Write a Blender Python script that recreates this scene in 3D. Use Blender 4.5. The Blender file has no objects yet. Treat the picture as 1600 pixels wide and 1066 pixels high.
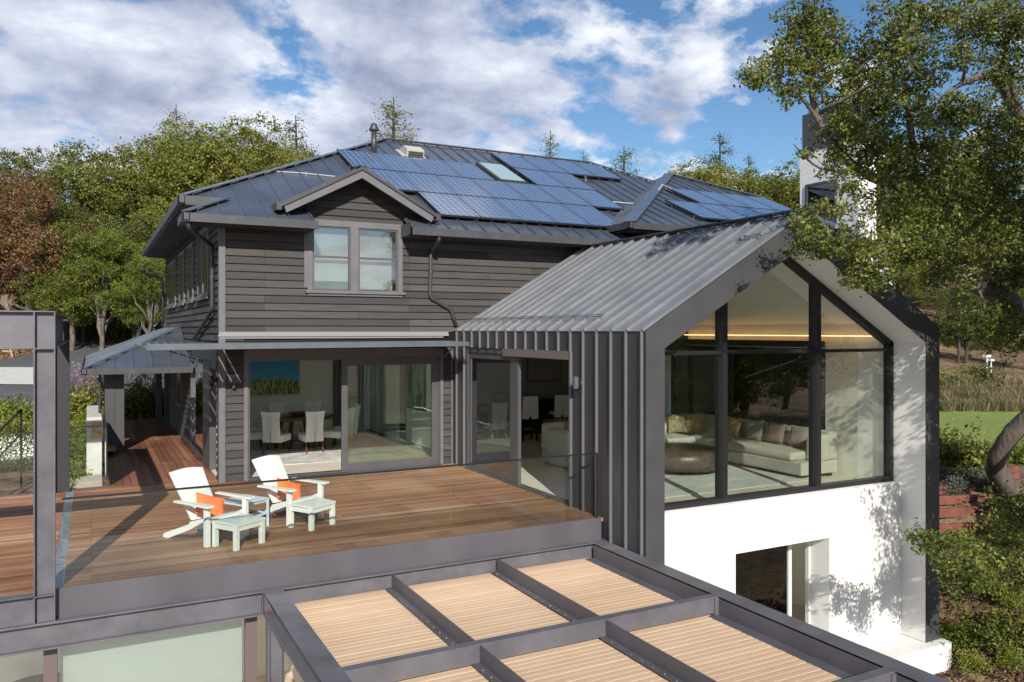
import bpy, math, random
import numpy as np
from mathutils import Vector, Matrix, Euler
R = math.radians
random.seed(7); RNG = np.random.default_rng(7)
SC = bpy.context.scene; COL = SC.collection

# ------------------------------------------------------------ camera
YAW = R(27.7); FPX = 1252.0; HOR = 516.7; ZC = 3.0
cam = bpy.data.objects.new('camera', bpy.data.cameras.new('camera')); COL.objects.link(cam)
cam.location = (0, 0, ZC); cam.rotation_euler = (R(90), 0, -YAW)
cam.data.sensor_width = 36; cam.data.lens = 36*FPX/1600
cam.data.shift_y = -(533-HOR)/1600
cam.data.clip_start = .1; cam.data.clip_end = 2000
SC.camera = cam

# ------------------------------------------------------------ sky and sun
SUN_EL = R(30); SUN_AZ = math.atan2(.29, .957)       # the light travels towards +y, a little +x
sun = bpy.data.objects.new('sun', bpy.data.lights.new('sun', 'SUN')); COL.objects.link(sun)
sun.data.energy = 4.4; sun.data.angle = R(.5); sun.data.color = (1, .935, .84)
sd = Vector((math.sin(SUN_AZ)*math.cos(SUN_EL), math.cos(SUN_AZ)*math.cos(SUN_EL), -math.sin(SUN_EL)))
sun.rotation_euler = sd.to_track_quat('-Z', 'Y').to_euler()
SC.view_settings.view_transform = 'Standard'; SC.view_settings.look = 'None'
SC.view_settings.exposure = .48; SC.view_settings.gamma = 1
SC.cycles.max_bounces = 10; SC.cycles.transparent_max_bounces = 24; SC.cycles.diffuse_bounces = 8

def ray(px, py):
    u = (px-800)/FPX; v = -(py-HOR)/FPX; s, c = math.sin(YAW), math.cos(YAW)
    return Vector((s+u*c, c-u*s, v))
def at(px, py, x=None, y=None, z=None, d=None):
    r = ray(px, py)
    if x is not None: t = x/r.x
    elif y is not None: t = y/r.y
    elif z is not None: t = (z-ZC)/r.z
    else: t = d
    return Vector((0, 0, ZC))+r*t

W = bpy.data.worlds.new("World"); SC.world = W; W.use_nodes = True
wn, wl = W.node_tree.nodes, W.node_tree.links
wn.clear()
def N(nt, t, **k):
    n = nt.nodes.new(t)
    for a, b in k.items():
        if a.startswith('i_'): n.inputs[a[2:].replace('_', ' ')].default_value = b
        else: setattr(n, a, b)
    return n
def mth(nt, op, a, b=None, clamp=False):
    n = nt.nodes.new('ShaderNodeMath'); n.operation = op; n.use_clamp = clamp
    for i, v in enumerate((a, b)):
        if v is None: continue
        if isinstance(v, (int, float)): n.inputs[i].default_value = v
        else: nt.links.new(v, n.inputs[i])
    return n.outputs[0]
def ramp(nt, fac, stops):
    n = nt.nodes.new('ShaderNodeValToRGB'); e = n.color_ramp.elements
    while len(e) < len(stops): e.new(.5)
    for i, (p, c) in enumerate(stops):
        e[i].position = p; e[i].color = (*c, 1) if len(c) == 3 else c
    nt.links.new(fac, n.inputs[0]); return n.outputs[0]
def build_world():
    nt = W.node_tree
    out = N(nt, 'ShaderNodeOutputWorld')
    sky = N(nt, 'ShaderNodeTexSky'); sky.sky_type = 'NISHITA'; sky.sun_disc = False
    sky.sun_elevation = SUN_EL; sky.sun_rotation = math.pi+SUN_AZ
    sky.air_density = 1.0; sky.dust_density = .3; sky.ozone_density = 2.2; sky.altitude = 300
    b1 = N(nt, 'ShaderNodeBackground'); b1.inputs[1].default_value = .085
    hs = N(nt, 'ShaderNodeHueSaturation'); hs.inputs[1].default_value = 1.18
    wl.new(sky.outputs[0], hs.inputs[4]); wl.new(hs.outputs[0], b1.inputs[0])
    tc = N(nt, 'ShaderNodeTexCoord'); nrm = N(nt, 'ShaderNodeVectorMath', operation='NORMALIZE')
    wl.new(tc.outputs['Generated'], nrm.inputs[0])
    D = nrm.outputs[0]
    sep = N(nt, 'ShaderNodeSeparateXYZ'); wl.new(D, sep.inputs[0])
    zz = mth(nt, 'ADD', mth(nt, 'MAXIMUM', sep.outputs[2], 0), .32)
    cx = mth(nt, 'DIVIDE', sep.outputs[0], zz); cy = mth(nt, 'DIVIDE', sep.outputs[1], zz)
    def dens(off):
        co = N(nt, 'ShaderNodeCombineXYZ'); wl.new(mth(nt, 'ADD', cx, off[0]), co.inputs[0]); wl.new(mth(nt, 'ADD', cy, off[1]), co.inputs[1])
        co.inputs[2].default_value = 3.7
        n = N(nt, 'ShaderNodeTexNoise'); n.inputs['Scale'].default_value = 3.1; n.inputs['Detail'].default_value = 9; n.inputs['Roughness'].default_value = .60
        n.inputs['Distortion'].default_value = .15
        wl.new(co.outputs[0], n.inputs['Vector']); return n.outputs['Fac']
    d0 = dens((0, 0)); d1 = dens((-.02, -.12))
    bias = None
    for px, py, rad, amt in CLOUDS:
        c = ray(px, py).normalized()
        dp = N(nt, 'ShaderNodeVectorMath', operation='DOT_PRODUCT'); wl.new(D, dp.inputs[0]); dp.inputs[1].default_value = c
        ang = rad/FPX
        t = mth(nt, 'DIVIDE', mth(nt, 'SUBTRACT', 1, dp.outputs['Value']), ang*ang/2)
        g = mth(nt, 'MULTIPLY', mth(nt, 'POWER', 2.718, mth(nt, 'MULTIPLY', t, -1)), amt)
        bias = g if bias is None else mth(nt, 'ADD', bias, g)
    hi = ramp(nt, sep.outputs[2], [(.38, (0, 0, 0)), (.62, (.16,)*3)])
    dd = mth(nt, 'SUBTRACT', mth(nt, 'ADD', mth(nt, 'ADD', mth(nt, 'MULTIPLY', mth(nt, 'SUBTRACT', d0, .5), 2.1), .5), bias), hi)
    mask = ramp(nt, dd, [(.45, (0, 0, 0)), (.52, (.38,)*3), (.62, (.93,)*3), (1, (1, 1, 1))])
    # tops catch the light, thick cores and undersides go grey
    sh = mth(nt, 'ADD', mth(nt, 'MULTIPLY', mth(nt, 'SUBTRACT', d1, d0), 2.6), mth(nt, 'MULTIPLY', mth(nt, 'SUBTRACT', dd, .5), .8))
    co2 = ramp(nt, mth(nt, 'ADD', sh, .38, True), [(.10, (.70, .72, .77)), (.36, (.50, .53, .61)), (.62, (.36, .39, .49)), (.92, (.22, .255, .36))])
    b2 = N(nt, 'ShaderNodeBackground'); b2.inputs[1].default_value = 1.08; wl.new(co2, b2.inputs[0])
    mx = N(nt, 'ShaderNodeMixShader'); wl.new(mask, mx.inputs[0]); wl.new(b1.outputs[0], mx.inputs[1]); wl.new(b2.outputs[0], mx.inputs[2])
    wl.new(mx.outputs[0], out.inputs[0])
# directions of cloud banks (+) and of clear blue (-): (px, py) only names a direction of the sky
CLOUDS = [(110, 90, 200, .20), (330, 60, 110, .20), (560, 40, 110, .16), (700, 60, 110, .20), (620, 190, 110, .16), (800, 180, 120, .20), (30, 210, 120, .15), (930, 215, 70, .10), (930, 10, 110, .08), (560, 200, 80, .10),
          (450, 130, 60, -.22), (455, 40, 30, -.1), (1090, 100, 130, -.16), (905, 115, 55, -.10), (1120, 15, 60, .13), (940, 110, 45, .10), (1030, 170, 70, .12), (1180, 215, 60, .08), (1230, 120, 120, -.15), (700, 150, 45, -.05), (1500, 60, 200, -.12)]
build_world()

# ------------------------------------------------------------ mesh helpers
class MB:
    def __init__(s): s.v = []; s.f = []
    def poly(s, pts):
        n = len(s.v); s.v += [tuple(p) for p in pts]; s.f.append(tuple(range(n, n+len(pts)))); return s
    def box(s, x0, x1, y0, y1, z0, z1):
        n = len(s.v)
        s.v += [(x, y, z) for z in (z0, z1) for y in (y0, y1) for x in (x0, x1)]
        s.f += [tuple(n+i for i in f) for f in ((0, 2, 3, 1), (4, 5, 7, 6), (0, 1, 5, 4), (2, 6, 7, 3), (0, 4, 6, 2), (1, 3, 7, 5))]
        return s
    def prism(s, pts, ext):
        e = Vector(ext); n = len(s.v); k = len(pts)
        s.v += [tuple(p) for p in pts]+[tuple(Vector(p)+e) for p in pts]
        s.f.append(tuple(range(n, n+k))[::-1]); s.f.append(tuple(range(n+k, n+2*k)))
        for i in range(k):
            j = (i+1) % k; s.f.append((n+i, n+j, n+k+j, n+k+i))
        return s
    def beam(s, a, b, w, h, up=(0, 0, 1)):
        a, b = Vector(a), Vector(b); d = (b-a).normalized(); sd_ = d.cross(Vector(up)).normalized(); u = sd_.cross(d)
        p = [a+sd_*(i*w/2)+u*(j*h/2) for i, j in ((-1, -1), (1, -1), (1, 1), (-1, 1))]
        return s.prism(p, b-a)
    def tube(s, pts, r, n=8, cap=True):
        pts = [Vector(p) for p in pts]; rs = r if isinstance(r, (list, tuple)) else [r]*len(pts)
        base = len(s.v); pu = None
        for i, p in enumerate(pts):
            d = (pts[min(i+1, len(pts)-1)]-pts[max(i-1, 0)]).normalized()
            if pu is None: pu = d.orthogonal().normalized()
            u = (pu-d*pu.dot(d)); u = u.normalized() if u.length > 1e-5 else d.orthogonal().normalized(); pu = u; w = d.cross(u)
            for k in range(n):
                a = 2*math.pi*k/n; s.v.append(tuple(p+(u*math.cos(a)+w*math.sin(a))*rs[i]))
        for i in range(len(pts)-1):
            for k in range(n):
                k2 = (k+1) % n; a = base+i*n
                s.f.append((a+k, a+k2, a+n+k2, a+n+k))
        if cap:
            s.f.append(tuple(base+k for k in range(n))[::-1]); e = base+(len(pts)-1)*n; s.f.append(tuple(e+k for k in range(n)))
        return s
    def lathe(s, prof, c=(0, 0, 0), n=24):
        base = len(s.v)
        for r, z in prof:
            for k in range(n):
                a = 2*math.pi*k/n; s.v.append((c[0]+r*math.cos(a), c[1]+r*math.sin(a), c[2]+z))
        for i in range(len(prof)-1):
            for k in range(n):
                k2 = (k+1) % n; a = base+i*n; s.f.append((a+k, a+k2, a+n+k2, a+n+k))
        s.f.append(tuple(base+k for k in range(n))[::-1]); e = base+(len(prof)-1)*n; s.f.append(tuple(e+k for k in range(n)))
        return s
    def grid(s, fn, nu, nv):
        b = len(s.v)
        for j in range(nv+1):
            for i in range(nu+1): s.v.append(tuple(fn(i/nu, j/nv)))
        for j in range(nv):
            for i in range(nu):
                a = b+j*(nu+1)+i; s.f.append((a, a+1, a+nu+2, a+nu+1))
        return s
    def xf(s, M):
        s.v = [tuple(M @ Vector(p)) for p in s.v]; return s
    def build(s, name, mat, parent=None, smooth=False, label=None, bevel=0, sub=0):
        me = bpy.data.meshes.new(name); me.from_pydata(s.v, [], s.f); me.update()
        o = bpy.data.objects.new(name, me); COL.objects.link(o); me.materials.append(mat)
        if smooth: me.polygons.foreach_set('use_smooth', [True]*len(me.polygons))
        if parent is not None: o.parent = parent; o.matrix_parent_inverse = Matrix.Translation(-Vector(parent.get('_w', (0, 0, 0))))
        if label: o['label'] = label
        if bevel:
            m = o.modifiers.new('b', 'BEVEL'); m.width = bevel; m.segments = 2; m.limit_method = 'ANGLE'
        if sub:
            m = o.modifiers.new('s', 'SUBSURF'); m.levels = sub; m.render_levels = sub
        return o
def tag(o, label, cat, group=None, kind=None):
    if label: o['label'] = label
    if cat: o['category'] = cat
    if group: o['group'] = group
    if kind: o['kind'] = kind
    return o
def thing(name, label, cat, loc=(0, 0, 0), group=None):
    o = bpy.data.objects.new(name, None); COL.objects.link(o); o.location = loc; o.empty_display_size = .1
    o['_w'] = tuple(loc)
    return tag(o, label, cat, group)
def struct(mb, name, mat, label, cat, smooth=False): return tag(mb.build(name, mat, smooth=smooth), label, cat, kind='structure')
KIDS = {}
def kids(o): return [c for c in bpy.data.objects if c.parent == o]
def dup(o, loc=None, rz=None, label=None, parent=None, scale=None, top=True):
    c = o.copy(); COL.objects.link(c)
    if top:
        if loc is not None: c.location = loc
        if rz is not None: c.rotation_euler.z = rz
        if scale is not None: c.scale = (scale,)*3 if isinstance(scale, (int, float)) else scale
        if label: c['label'] = label
    else: c.parent = parent
    for k in kids(o): dup(k, parent=c, top=False)
    return c

# ------------------------------------------------------------ materials
MATS = {}
def mat(name, col=(.5, .5, .5), rough=.6, metal=0, var=0, vscale=3, bump=0, bscale=40, spec=None, stretch=(1, 1, 1), coat=0, grime=0):
    if name in MATS: return MATS[name]
    m = bpy.data.materials.new(name); m.use_nodes = True; nt = m.node_tree; p = nt.nodes['Principled BSDF']
    p.inputs['Base Color'].default_value = (*col, 1); p.inputs['Roughness'].default_value = rough; p.inputs['Metallic'].default_value = metal
    if coat: p.inputs['Coat Weight'].default_value = coat; p.inputs['Coat Roughness'].default_value = .08
    if spec is not None: p.inputs['Specular IOR Level'].default_value = spec
    if var or bump:
        tc = N(nt, 'ShaderNodeTexCoord'); mp = N(nt, 'ShaderNodeMapping'); nt.links.new(tc.outputs['Object'], mp.inputs[0])
        mp.inputs['Scale'].default_value = stretch
    if var:
        n = N(nt, 'ShaderNodeTexNoise'); n.inputs['Scale'].default_value = vscale; n.inputs['Detail'].default_value = 6; n.inputs['Roughness'].default_value = .6
        nt.links.new(mp.outputs[0], n.inputs['Vector'])
        lo = tuple(max(c*(1-var), 0) for c in col); hi = tuple(min(c*(1+var), 1) for c in col)
        c = ramp(nt, n.outputs['Fac'], [(.3, lo), (.7, hi)]); nt.links.new(c, p.inputs['Base Color'])
        r_ = mth(nt, 'ADD', mth(nt, 'MULTIPLY', mth(nt, 'SUBTRACT', n.outputs['Fac'], .5), .35), rough, True); nt.links.new(r_, p.inputs['Roughness'])
    if bump:
        n2 = N(nt, 'ShaderNodeTexNoise'); n2.inputs['Scale'].default_value = bscale; n2.inputs['Detail'].default_value = 4
        nt.links.new(mp.outputs[0], n2.inputs['Vector'])
        b = N(nt, 'ShaderNodeBump'); b.inputs['Strength'].default_value = bump; b.inputs['Distance'].default_value = .02
        nt.links.new(n2.outputs['Fac'], b.inputs['Height']); nt.links.new(b.outputs[0], p.inputs['Normal'])
    MATS[name] = m; return m
def planks(name, axis, width, length, cols, gap=.004, boards=.55, rough=.6, gapcol=(.01, .008, .006), streak=1.0, large=None, knots=False):
    """boards running along `axis` ('x','y'), `width` wide measured on the other axis ('y','x','z')"""
    m = bpy.data.materials.new(name); m.use_nodes = True; nt = m.node_tree; L = nt.links; p = nt.nodes['Principled BSDF']
    tc = N(nt, 'ShaderNodeTexCoord'); sp = N(nt, 'ShaderNodeSeparateXYZ'); L.new(tc.outputs['Object'], sp.inputs[0])
    ax = {'x': 0, 'y': 1, 'z': 2}; u = sp.outputs[ax[axis[0]]]; v = sp.outputs[ax[axis[1]]]
    co = N(nt, 'ShaderNodeCombineXYZ'); L.new(u, co.inputs[0]); L.new(v, co.inputs[1])
    br = N(nt, 'ShaderNodeTexBrick'); br.offset = .37; br.offset_frequency = 3; br.squash = 1
    br.inputs['Scale'].default_value = 1; br.inputs['Brick Width'].default_value = length; br.inputs['Row Height'].default_value = width
    br.inputs['Mortar Size'].default_value = gap; br.inputs['Mortar Smooth'].default_value = .3; br.inputs['Bias'].default_value = 0
    br.inputs['Color1'].default_value = (0, 0, 0, 1); br.inputs['Color2'].default_value = (1, 1, 1, 1); br.inputs['Mortar'].default_value = (.5, .5, .5, 1)
    L.new(co.outputs[0], br.inputs['Vector'])
    mp = N(nt, 'ShaderNodeMapping'); L.new(co.outputs[0], mp.inputs[0]); mp.inputs['Scale'].default_value = (.8, 34, 1)
    n = N(nt, 'ShaderNodeTexNoise'); n.inputs['Scale'].default_value = 1.5; n.inputs['Detail'].default_value = 7; n.inputs['Roughness'].default_value = .65; L.new(mp.outputs[0], n.inputs['Vector'])
    f = mth(nt, 'ADD', mth(nt, 'ADD', mth(nt, 'MULTIPLY', br.outputs['Color'], boards), (1-boards-.5*streak)/2), mth(nt, 'MULTIPLY', n.outputs['Fac'], .5*streak))
    if large:
        n3 = N(nt, 'ShaderNodeTexNoise'); n3.inputs['Scale'].default_value = large; n3.inputs['Detail'].default_value = 4; L.new(co.outputs[0], n3.inputs['Vector'])
        f = mth(nt, 'ADD', f, mth(nt, 'MULTIPLY', mth(nt, 'SUBTRACT', n3.outputs['Fac'], .5), .8))
    k = len(cols); c = ramp(nt, f, [(.15+.7*i/(k-1), cc) for i, cc in enumerate(cols)])
    mx = N(nt, 'ShaderNodeMixRGB'); L.new(br.outputs['Fac'], mx.inputs[0]); L.new(c, mx.inputs[1]); mx.inputs[2].default_value = (*gapcol, 1)
    res = mx.outputs[0]
    if knots:
        vo = N(nt, 'ShaderNodeTexVoronoi'); mp2 = N(nt, 'ShaderNodeMapping'); L.new(co.outputs[0], mp2.inputs[0]); mp2.inputs['Scale'].default_value = (1.9, 4.4, 1)
        L.new(mp2.outputs[0], vo.inputs['Vector']); vo.inputs['Scale'].default_value = 1.3
        kf = ramp(nt, vo.outputs['Distance'], [(.035, (.8,)*3), (.10, (0, 0, 0))])
        m2 = N(nt, 'ShaderNodeMixRGB'); L.new(kf, m2.inputs[0]); L.new(res, m2.inputs[1]); m2.inputs[2].default_value = (.028, .018, .016, 1); res = m2.outputs[0]
    L.new(res, p.inputs['Base Color']); p.inputs['Roughness'].default_value = rough
    b = N(nt, 'ShaderNodeBump'); b.inputs['Strength'].default_value = .5; b.inputs['Distance'].default_value = .006
    h = mth(nt, 'SUBTRACT', mth(nt, 'MULTIPLY', n.outputs['Fac'], .4), br.outputs['Fac']); L.new(h, b.inputs['Height']); L.new(b.outputs[0], p.inputs['Normal'])
    MATS[name] = m; return m
def glassmat(name, tint=(.86, .93, .90), refl=1.0, rough=0):
    m = bpy.data.materials.new(name); m.use_nodes = True; nt = m.node_tree; nt.nodes.clear(); L = nt.links
    o = N(nt, 'ShaderNodeOutputMaterial'); t = N(nt, 'ShaderNodeBsdfTransparent'); t.inputs[0].default_value = (*tint, 1)
    g = N(nt, 'ShaderNodeBsdfGlossy'); g.inputs['Roughness'].default_value = rough; g.inputs[0].default_value = (.95, .97, 1, 1)
    fr = N(nt, 'ShaderNodeFresnel'); fr.inputs[0].default_value = 1.5
    tc = N(nt, 'ShaderNodeTexCoord'); ns = N(nt, 'ShaderNodeTexNoise'); ns.inputs['Scale'].default_value = 1.1; ns.inputs['Detail'].default_value = 1; L.new(tc.outputs['Object'], ns.inputs['Vector'])
    bp = N(nt, 'ShaderNodeBump'); bp.inputs['Strength'].default_value = .06; bp.inputs['Distance'].default_value = .03; L.new(ns.outputs['Fac'], bp.inputs['Height']); L.new(bp.outputs[0], g.inputs['Normal'])
    mx = N(nt, 'ShaderNodeMixShader'); L.new(mth(nt, 'MULTIPLY', fr.outputs[0], 1.7*refl, True), mx.inputs[0]); L.new(t.outputs[0], mx.inputs[1]); L.new(g.outputs[0], mx.inputs[2])
    L.new(mx.outputs[0], o.inputs[0]); MATS[name] = m; return m
def leafmat(name, cols, trans=.35, scale=.35):
    m = bpy.data.materials.new(name); m.use_nodes = True; nt = m.node_tree; nt.nodes.clear(); L = nt.links
    o = N(nt, 'ShaderNodeOutputMaterial'); d = N(nt, 'ShaderNodeBsdfPrincipled'); t = N(nt, 'ShaderNodeBsdfTranslucent')
    d.inputs['Roughness'].default_value = .5; d.inputs['Specular IOR Level'].default_value = .35
    ge = N(nt, 'ShaderNodeNewGeometry'); oi = N(nt, 'ShaderNodeObjectInfo'); tc = N(nt, 'ShaderNodeTexCoord')
    n = N(nt, 'ShaderNodeTexNoise'); n.inputs['Scale'].default_value = scale; n.inputs['Detail'].default_value = 3; L.new(tc.outputs['Object'], n.inputs['Vector'])
    f = mth(nt, 'ADD', mth(nt, 'MULTIPLY', ge.outputs['Random Per Island'], .45), mth(nt, 'MULTIPLY', mth(nt, 'SUBTRACT', n.outputs['Fac'], .25), .95))
    f = mth(nt, 'ADD', f, mth(nt, 'MULTIPLY', mth(nt, 'SUBTRACT', oi.outputs['Random'], .5), .3), True)
    k = len(cols); c = ramp(nt, f, [(.1+.8*i/(k-1), cc) for i, cc in enumerate(cols)])
    L.new(c, d.inputs['Base Color']); L.new(c, t.inputs[0])
    mx = N(nt, 'ShaderNodeMixShader'); mx.inputs[0].default_value = trans; L.new(d.outputs[0], mx.inputs[1]); L.new(t.outputs[0], mx.inputs[2]); L.new(mx.outputs[0], o.inputs[0])
    MATS[name] = m; return m
def emis(name, col, s):
    m = bpy.data.materials.new(name); m.use_nodes = True; nt = m.node_tree; p = nt.nodes['Principled BSDF']
    p.inputs['Emission Color'].default_value = (*col, 1); p.inputs['Emission Strength'].default_value = s; MATS[name] = m; return m

M_SID = planks('black_timber_siding', 'xz', .155, 3.1, [(.014, .013, .013), (.045, .040, .038), (.105, .092, .084)], gap=.004, rough=.75, boards=.28, streak=1.5, knots=True)
M_SIDY = planks('black_timber_siding_side', 'yz', .155, 3.1, [(.014, .013, .013), (.045, .040, .038), (.105, .092, .084)], gap=.004, rough=.75, boards=.28, streak=1.5, knots=True)
M_TRIM = mat('grey_trim_paint', (.125, .12, .13), .55, var=.1, vscale=4, bump=.05)
M_STEEL = mat('grey_painted_steel', (.122, .118, .135), .45, .15, var=.2, vscale=2.4, bump=.04, bscale=60)
M_PLATE = mat('grey_steel_plate', (.095, .091, .104), .5, .15, var=.14, vscale=1.3, bump=.04, stretch=(1, 1, .4))
M_ROOF = mat('standing_seam_metal', (.15, .175, .22), .30, .6, var=.14, vscale=1.2, bump=.04, bscale=9)
M_WROOF = mat('wing_seam_metal', (.24, .25, .265), .40, .45, var=.12, vscale=1.2, bump=.03, bscale=9)
M_GUT = mat('gutter_metal', (.072, .074, .08), .45, .3, var=.1, vscale=3)
M_WALLM = mat('wing_wall_metal', (.062, .062, .070), .42, .4, var=.12, vscale=2, bump=.03, stretch=(1, 1, .15))
M_SEAM = mat('wing_seam_edge', (.19, .19, .2), .4, .4)
M_FRM = mat('wing_frame_metal', (.064, .064, .069), .5, .2, var=.08, vscale=2)
M_BLK = mat('black_window_frame', (.022, .022, .025), .4, .3)
M_DFR = mat('bronze_grey_door_frame', (.10, .097, .105), .45, .3, var=.06)
M_STUC = mat('white_stucco', (.68, .67, .645), .85, var=.06, vscale=1.8, bump=.3, bscale=55)
M_INT = mat('interior_white_wall', (.86, .845, .80), .85, var=.02)
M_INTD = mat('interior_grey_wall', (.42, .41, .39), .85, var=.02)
M_CEIL = mat('interior_ceiling', (.86, .85, .82), .9)
M_FLOOR = mat('interior_pale_floor', (.66, .60, .52), .45, var=.06, vscale=1.2)
M_DECK = planks('ipe_deck_boards', 'xy', .095, 3.6, [(.085, .034, .018), (.24, .105, .052), (.37, .18, .088), (.52, .33, .19)], gap=.003, rough=.75, large=.5, boards=.32, streak=1.25)
M_WALK = planks('red_walkway_boards', 'yx', .14, 4.0, [(.11, .045, .026), (.23, .10, .056), (.34, .165, .095)], gap=.005, rough=.5, large=.5)
M_LOUV = planks('cedar_louvre', 'xy', .098, 3.7, [(.47, .325, .205), (.53, .375, .245), (.60, .44, .30)], gap=0, rough=.7, large=.8, boards=.3)
M_GLASS = glassmat('clear_glass', (.92, .965, .935), 1.5)
M_BIGG = glassmat('gable_glass', (.88, .95, .90), 2.4)
M_DARKG = mat('dark_window_glass', (.018, .02, .024), .22, spec=.3)
M_GREEN = glassmat('green_tinted_glass', (.72, .86, .78), 1.5)
M_RAILG = glassmat('railing_glass', (.93, .97, .955), .9)
M_WHITEP = mat('white_resin', (.70, .71, .67), .4, var=.02)
M_MINT = mat('mint_resin', (.70, .72, .67), .4, var=.02)
M_BLUE = mat('pale_blue_metal', (.55, .64, .72), .35)
M_ORNG = mat('orange_fabric', (.85, .19, .035), .9, bump=.2, bscale=200)
M_FAB = mat('white_upholstery', (.78, .76, .71), .9, bump=.15, bscale=150, var=.04)
M_SOFA = mat('cream_sofa_fabric', (.50, .475, .41), .92, bump=.15, bscale=120, var=.04)
M_MAHO = mat('mahogany', (.13, .035, .02), .3, var=.25, vscale=8, stretch=(1, 1, .2))
M_TBL = mat('walnut_table', (.12, .065, .04), .22, var=.3, vscale=6)
M_BLACK = mat('black_lacquer', (.012, .012, .014), .3)
M_LEATH = mat('brown_leather', (.075, .055, .042), .35, var=.35, vscale=5, bump=.2, bscale=30)
M_LOWW = glassmat('low_window_glass', (.93, .96, .94), 1.3)
M_RUG = mat('grey_rug', (.50, .50, .48), .95, var=.4, vscale=2.2, bump=.3, bscale=90)
M_RUGS = mat('silver_striped_rug', (.55, .57, .56), .95, var=.22, vscale=4, bump=.3, stretch=(.25, 3, 1))
M_CHROME = mat('brushed_metal', (.6, .6, .6), .25, 1)
M_CONC = mat('pale_concrete', (.50, .49, .46), .85, var=.12, vscale=3, bump=.15)
M_ASPH = mat('asphalt', (.085, .085, .09), .9, var=.18, vscale=.8, bump=.3, bscale=80)
M_BARK = mat('oak_bark', (.12, .10, .085), .9, var=.5, vscale=4, bump=1, bscale=14, stretch=(1, 1, .35))
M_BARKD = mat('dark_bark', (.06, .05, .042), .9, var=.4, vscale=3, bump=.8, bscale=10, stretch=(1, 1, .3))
M_LINE = mat('dark_rail', (.03, .03, .033), .4, .5)

# ------------------------------------------------------------ terrain
def rd(px, d, z): r = ray(px, HOR); return (r.x*d, r.y*d, z)
CP = [rd(50, 18, -.4), rd(150, 19, -.35), rd(50, 22, -.3), rd(250, 24, -.3), rd(50, 30, .05), rd(250, 30, .05), rd(-200, 25, .1), rd(50, 34, .5), rd(250, 35, .5), rd(-300, 35, .8),
      rd(50, 40, 1.3), rd(250, 40, 1.1), rd(50, 48, 2.0), rd(250, 48, 1.9), rd(50, 55, 3.3), rd(250, 55, 3.1), rd(-300, 55, 4), rd(100, 70, 7), rd(100, 100, 13), rd(-400, 100, 15), rd(100, 160, 22), rd(-500, 160, 25),
      rd(500, 34, .2), rd(800, 36, .4), rd(1100, 40, .5), rd(500, 50, 3), rd(800, 55, 3), rd(1100, 55, 3), rd(600, 80, 7), rd(1000, 80, 8), rd(800, 150, 14), rd(1200, 150, 16),
      rd(1475, 13.4, -3.5), rd(1440, 12.6, -3.6), rd(1550, 12.4, -3.5), rd(1480, 14.4, -2.85), rd(1590, 14, -3.0), rd(1480, 16.5, -1.75), rd(1600, 17, -1.3), rd(1500, 19, -.95), rd(1650, 19, -.8), rd(1480, 21, -.75), rd(1600, 21.5, -.65), rd(1480, 24, -.6), rd(1620, 24, -.6), rd(1800, 26, -.5),
      rd(1470, 34, -.6), rd(1620, 34, -.6), rd(1480, 41, .4), rd(1620, 41, .4), rd(1500, 50, 1.5), rd(1700, 50, 1.5), rd(1400, 60, 4.5), rd(1600, 62, 5), rd(1400, 80, 10), rd(1700, 80, 10), rd(1500, 130, 18), rd(1900, 120, 16),
      rd(1900, 14, -2.5), rd(1900, 20, -1), (12, 0, -3.5), (0, 0, -3.4), (-10, 0, -3.4), (-15, 10, -2.6), (-20, 20, -1), (-30, 0, -3), (0, -25, -4.5), (30, -20, -4.5), (-40, -30, -4.5), (20, 2, -3.3), (40, 5, -3),
      (0, -60, -4), (60, -50, -4), (-70, -60, -3), (90, 10, 0), (90, 90, 12), (-80, 50, 8), (0, -110, 2), (110, -90, 2), (-110, -100, 2)]
_c = np.array(CP); _P = _c[:, :2]; _D = np.sqrt(((_P[:, None]-_P[None])**2).sum(-1)+.5)
_A = np.block([[_D, np.ones((len(_c), 1))], [np.ones((1, len(_c))), np.zeros((1, 1))]])
_w = np.linalg.solve(_A, np.r_[_c[:, 2], 0])
def pits(x, y):
    k = 0
    if -12 < x < 14.2 and y < 10.8: k = 1
    if -12 < x < 2.2 and y < 16.9: k = 1
    if 2.2 <= x < 14.2 and y < 29: k = 1
    return k
def H(x, y):
    z = float(np.sqrt((_P[:, 0]-x)**2+(_P[:, 1]-y)**2+.5) @ _w[:-1]+_w[-1])
    if pits(x, y): return -3.35
    if 14.2 <= x < 15.5 and y < 10.9: z = min(z, -3.2+.4*(x-14.2)+.5*max(0, y-10.5))
    dx = max(0, 14.2-x, x-26); dy = max(0, 12.5-y, y-24)
    if x > 14.2 and 12.5 < y < 24: z = min(z, -.15)
    return z
def ground(px, py):
    r = ray(px, py); o = Vector((0, 0, ZC)); t = 6.0
    while t < 300:
        p = o+r*t
        if p.z <= H(p.x, p.y): return Vector((p.x, p.y, H(p.x, p.y)))
        t += .12 if t < 40 else .5
    return o+r*60
def axis_pts(a, b, dense, step):
    xs = []; x = a
    while x < b:
        xs.append(x)
        dd = max(dense[0]-x, x-dense[1], 0); x += step+dd*.07
    xs.append(b); return xs
m = bpy.data.materials.new('ground_soil'); m.use_nodes = True
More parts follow.
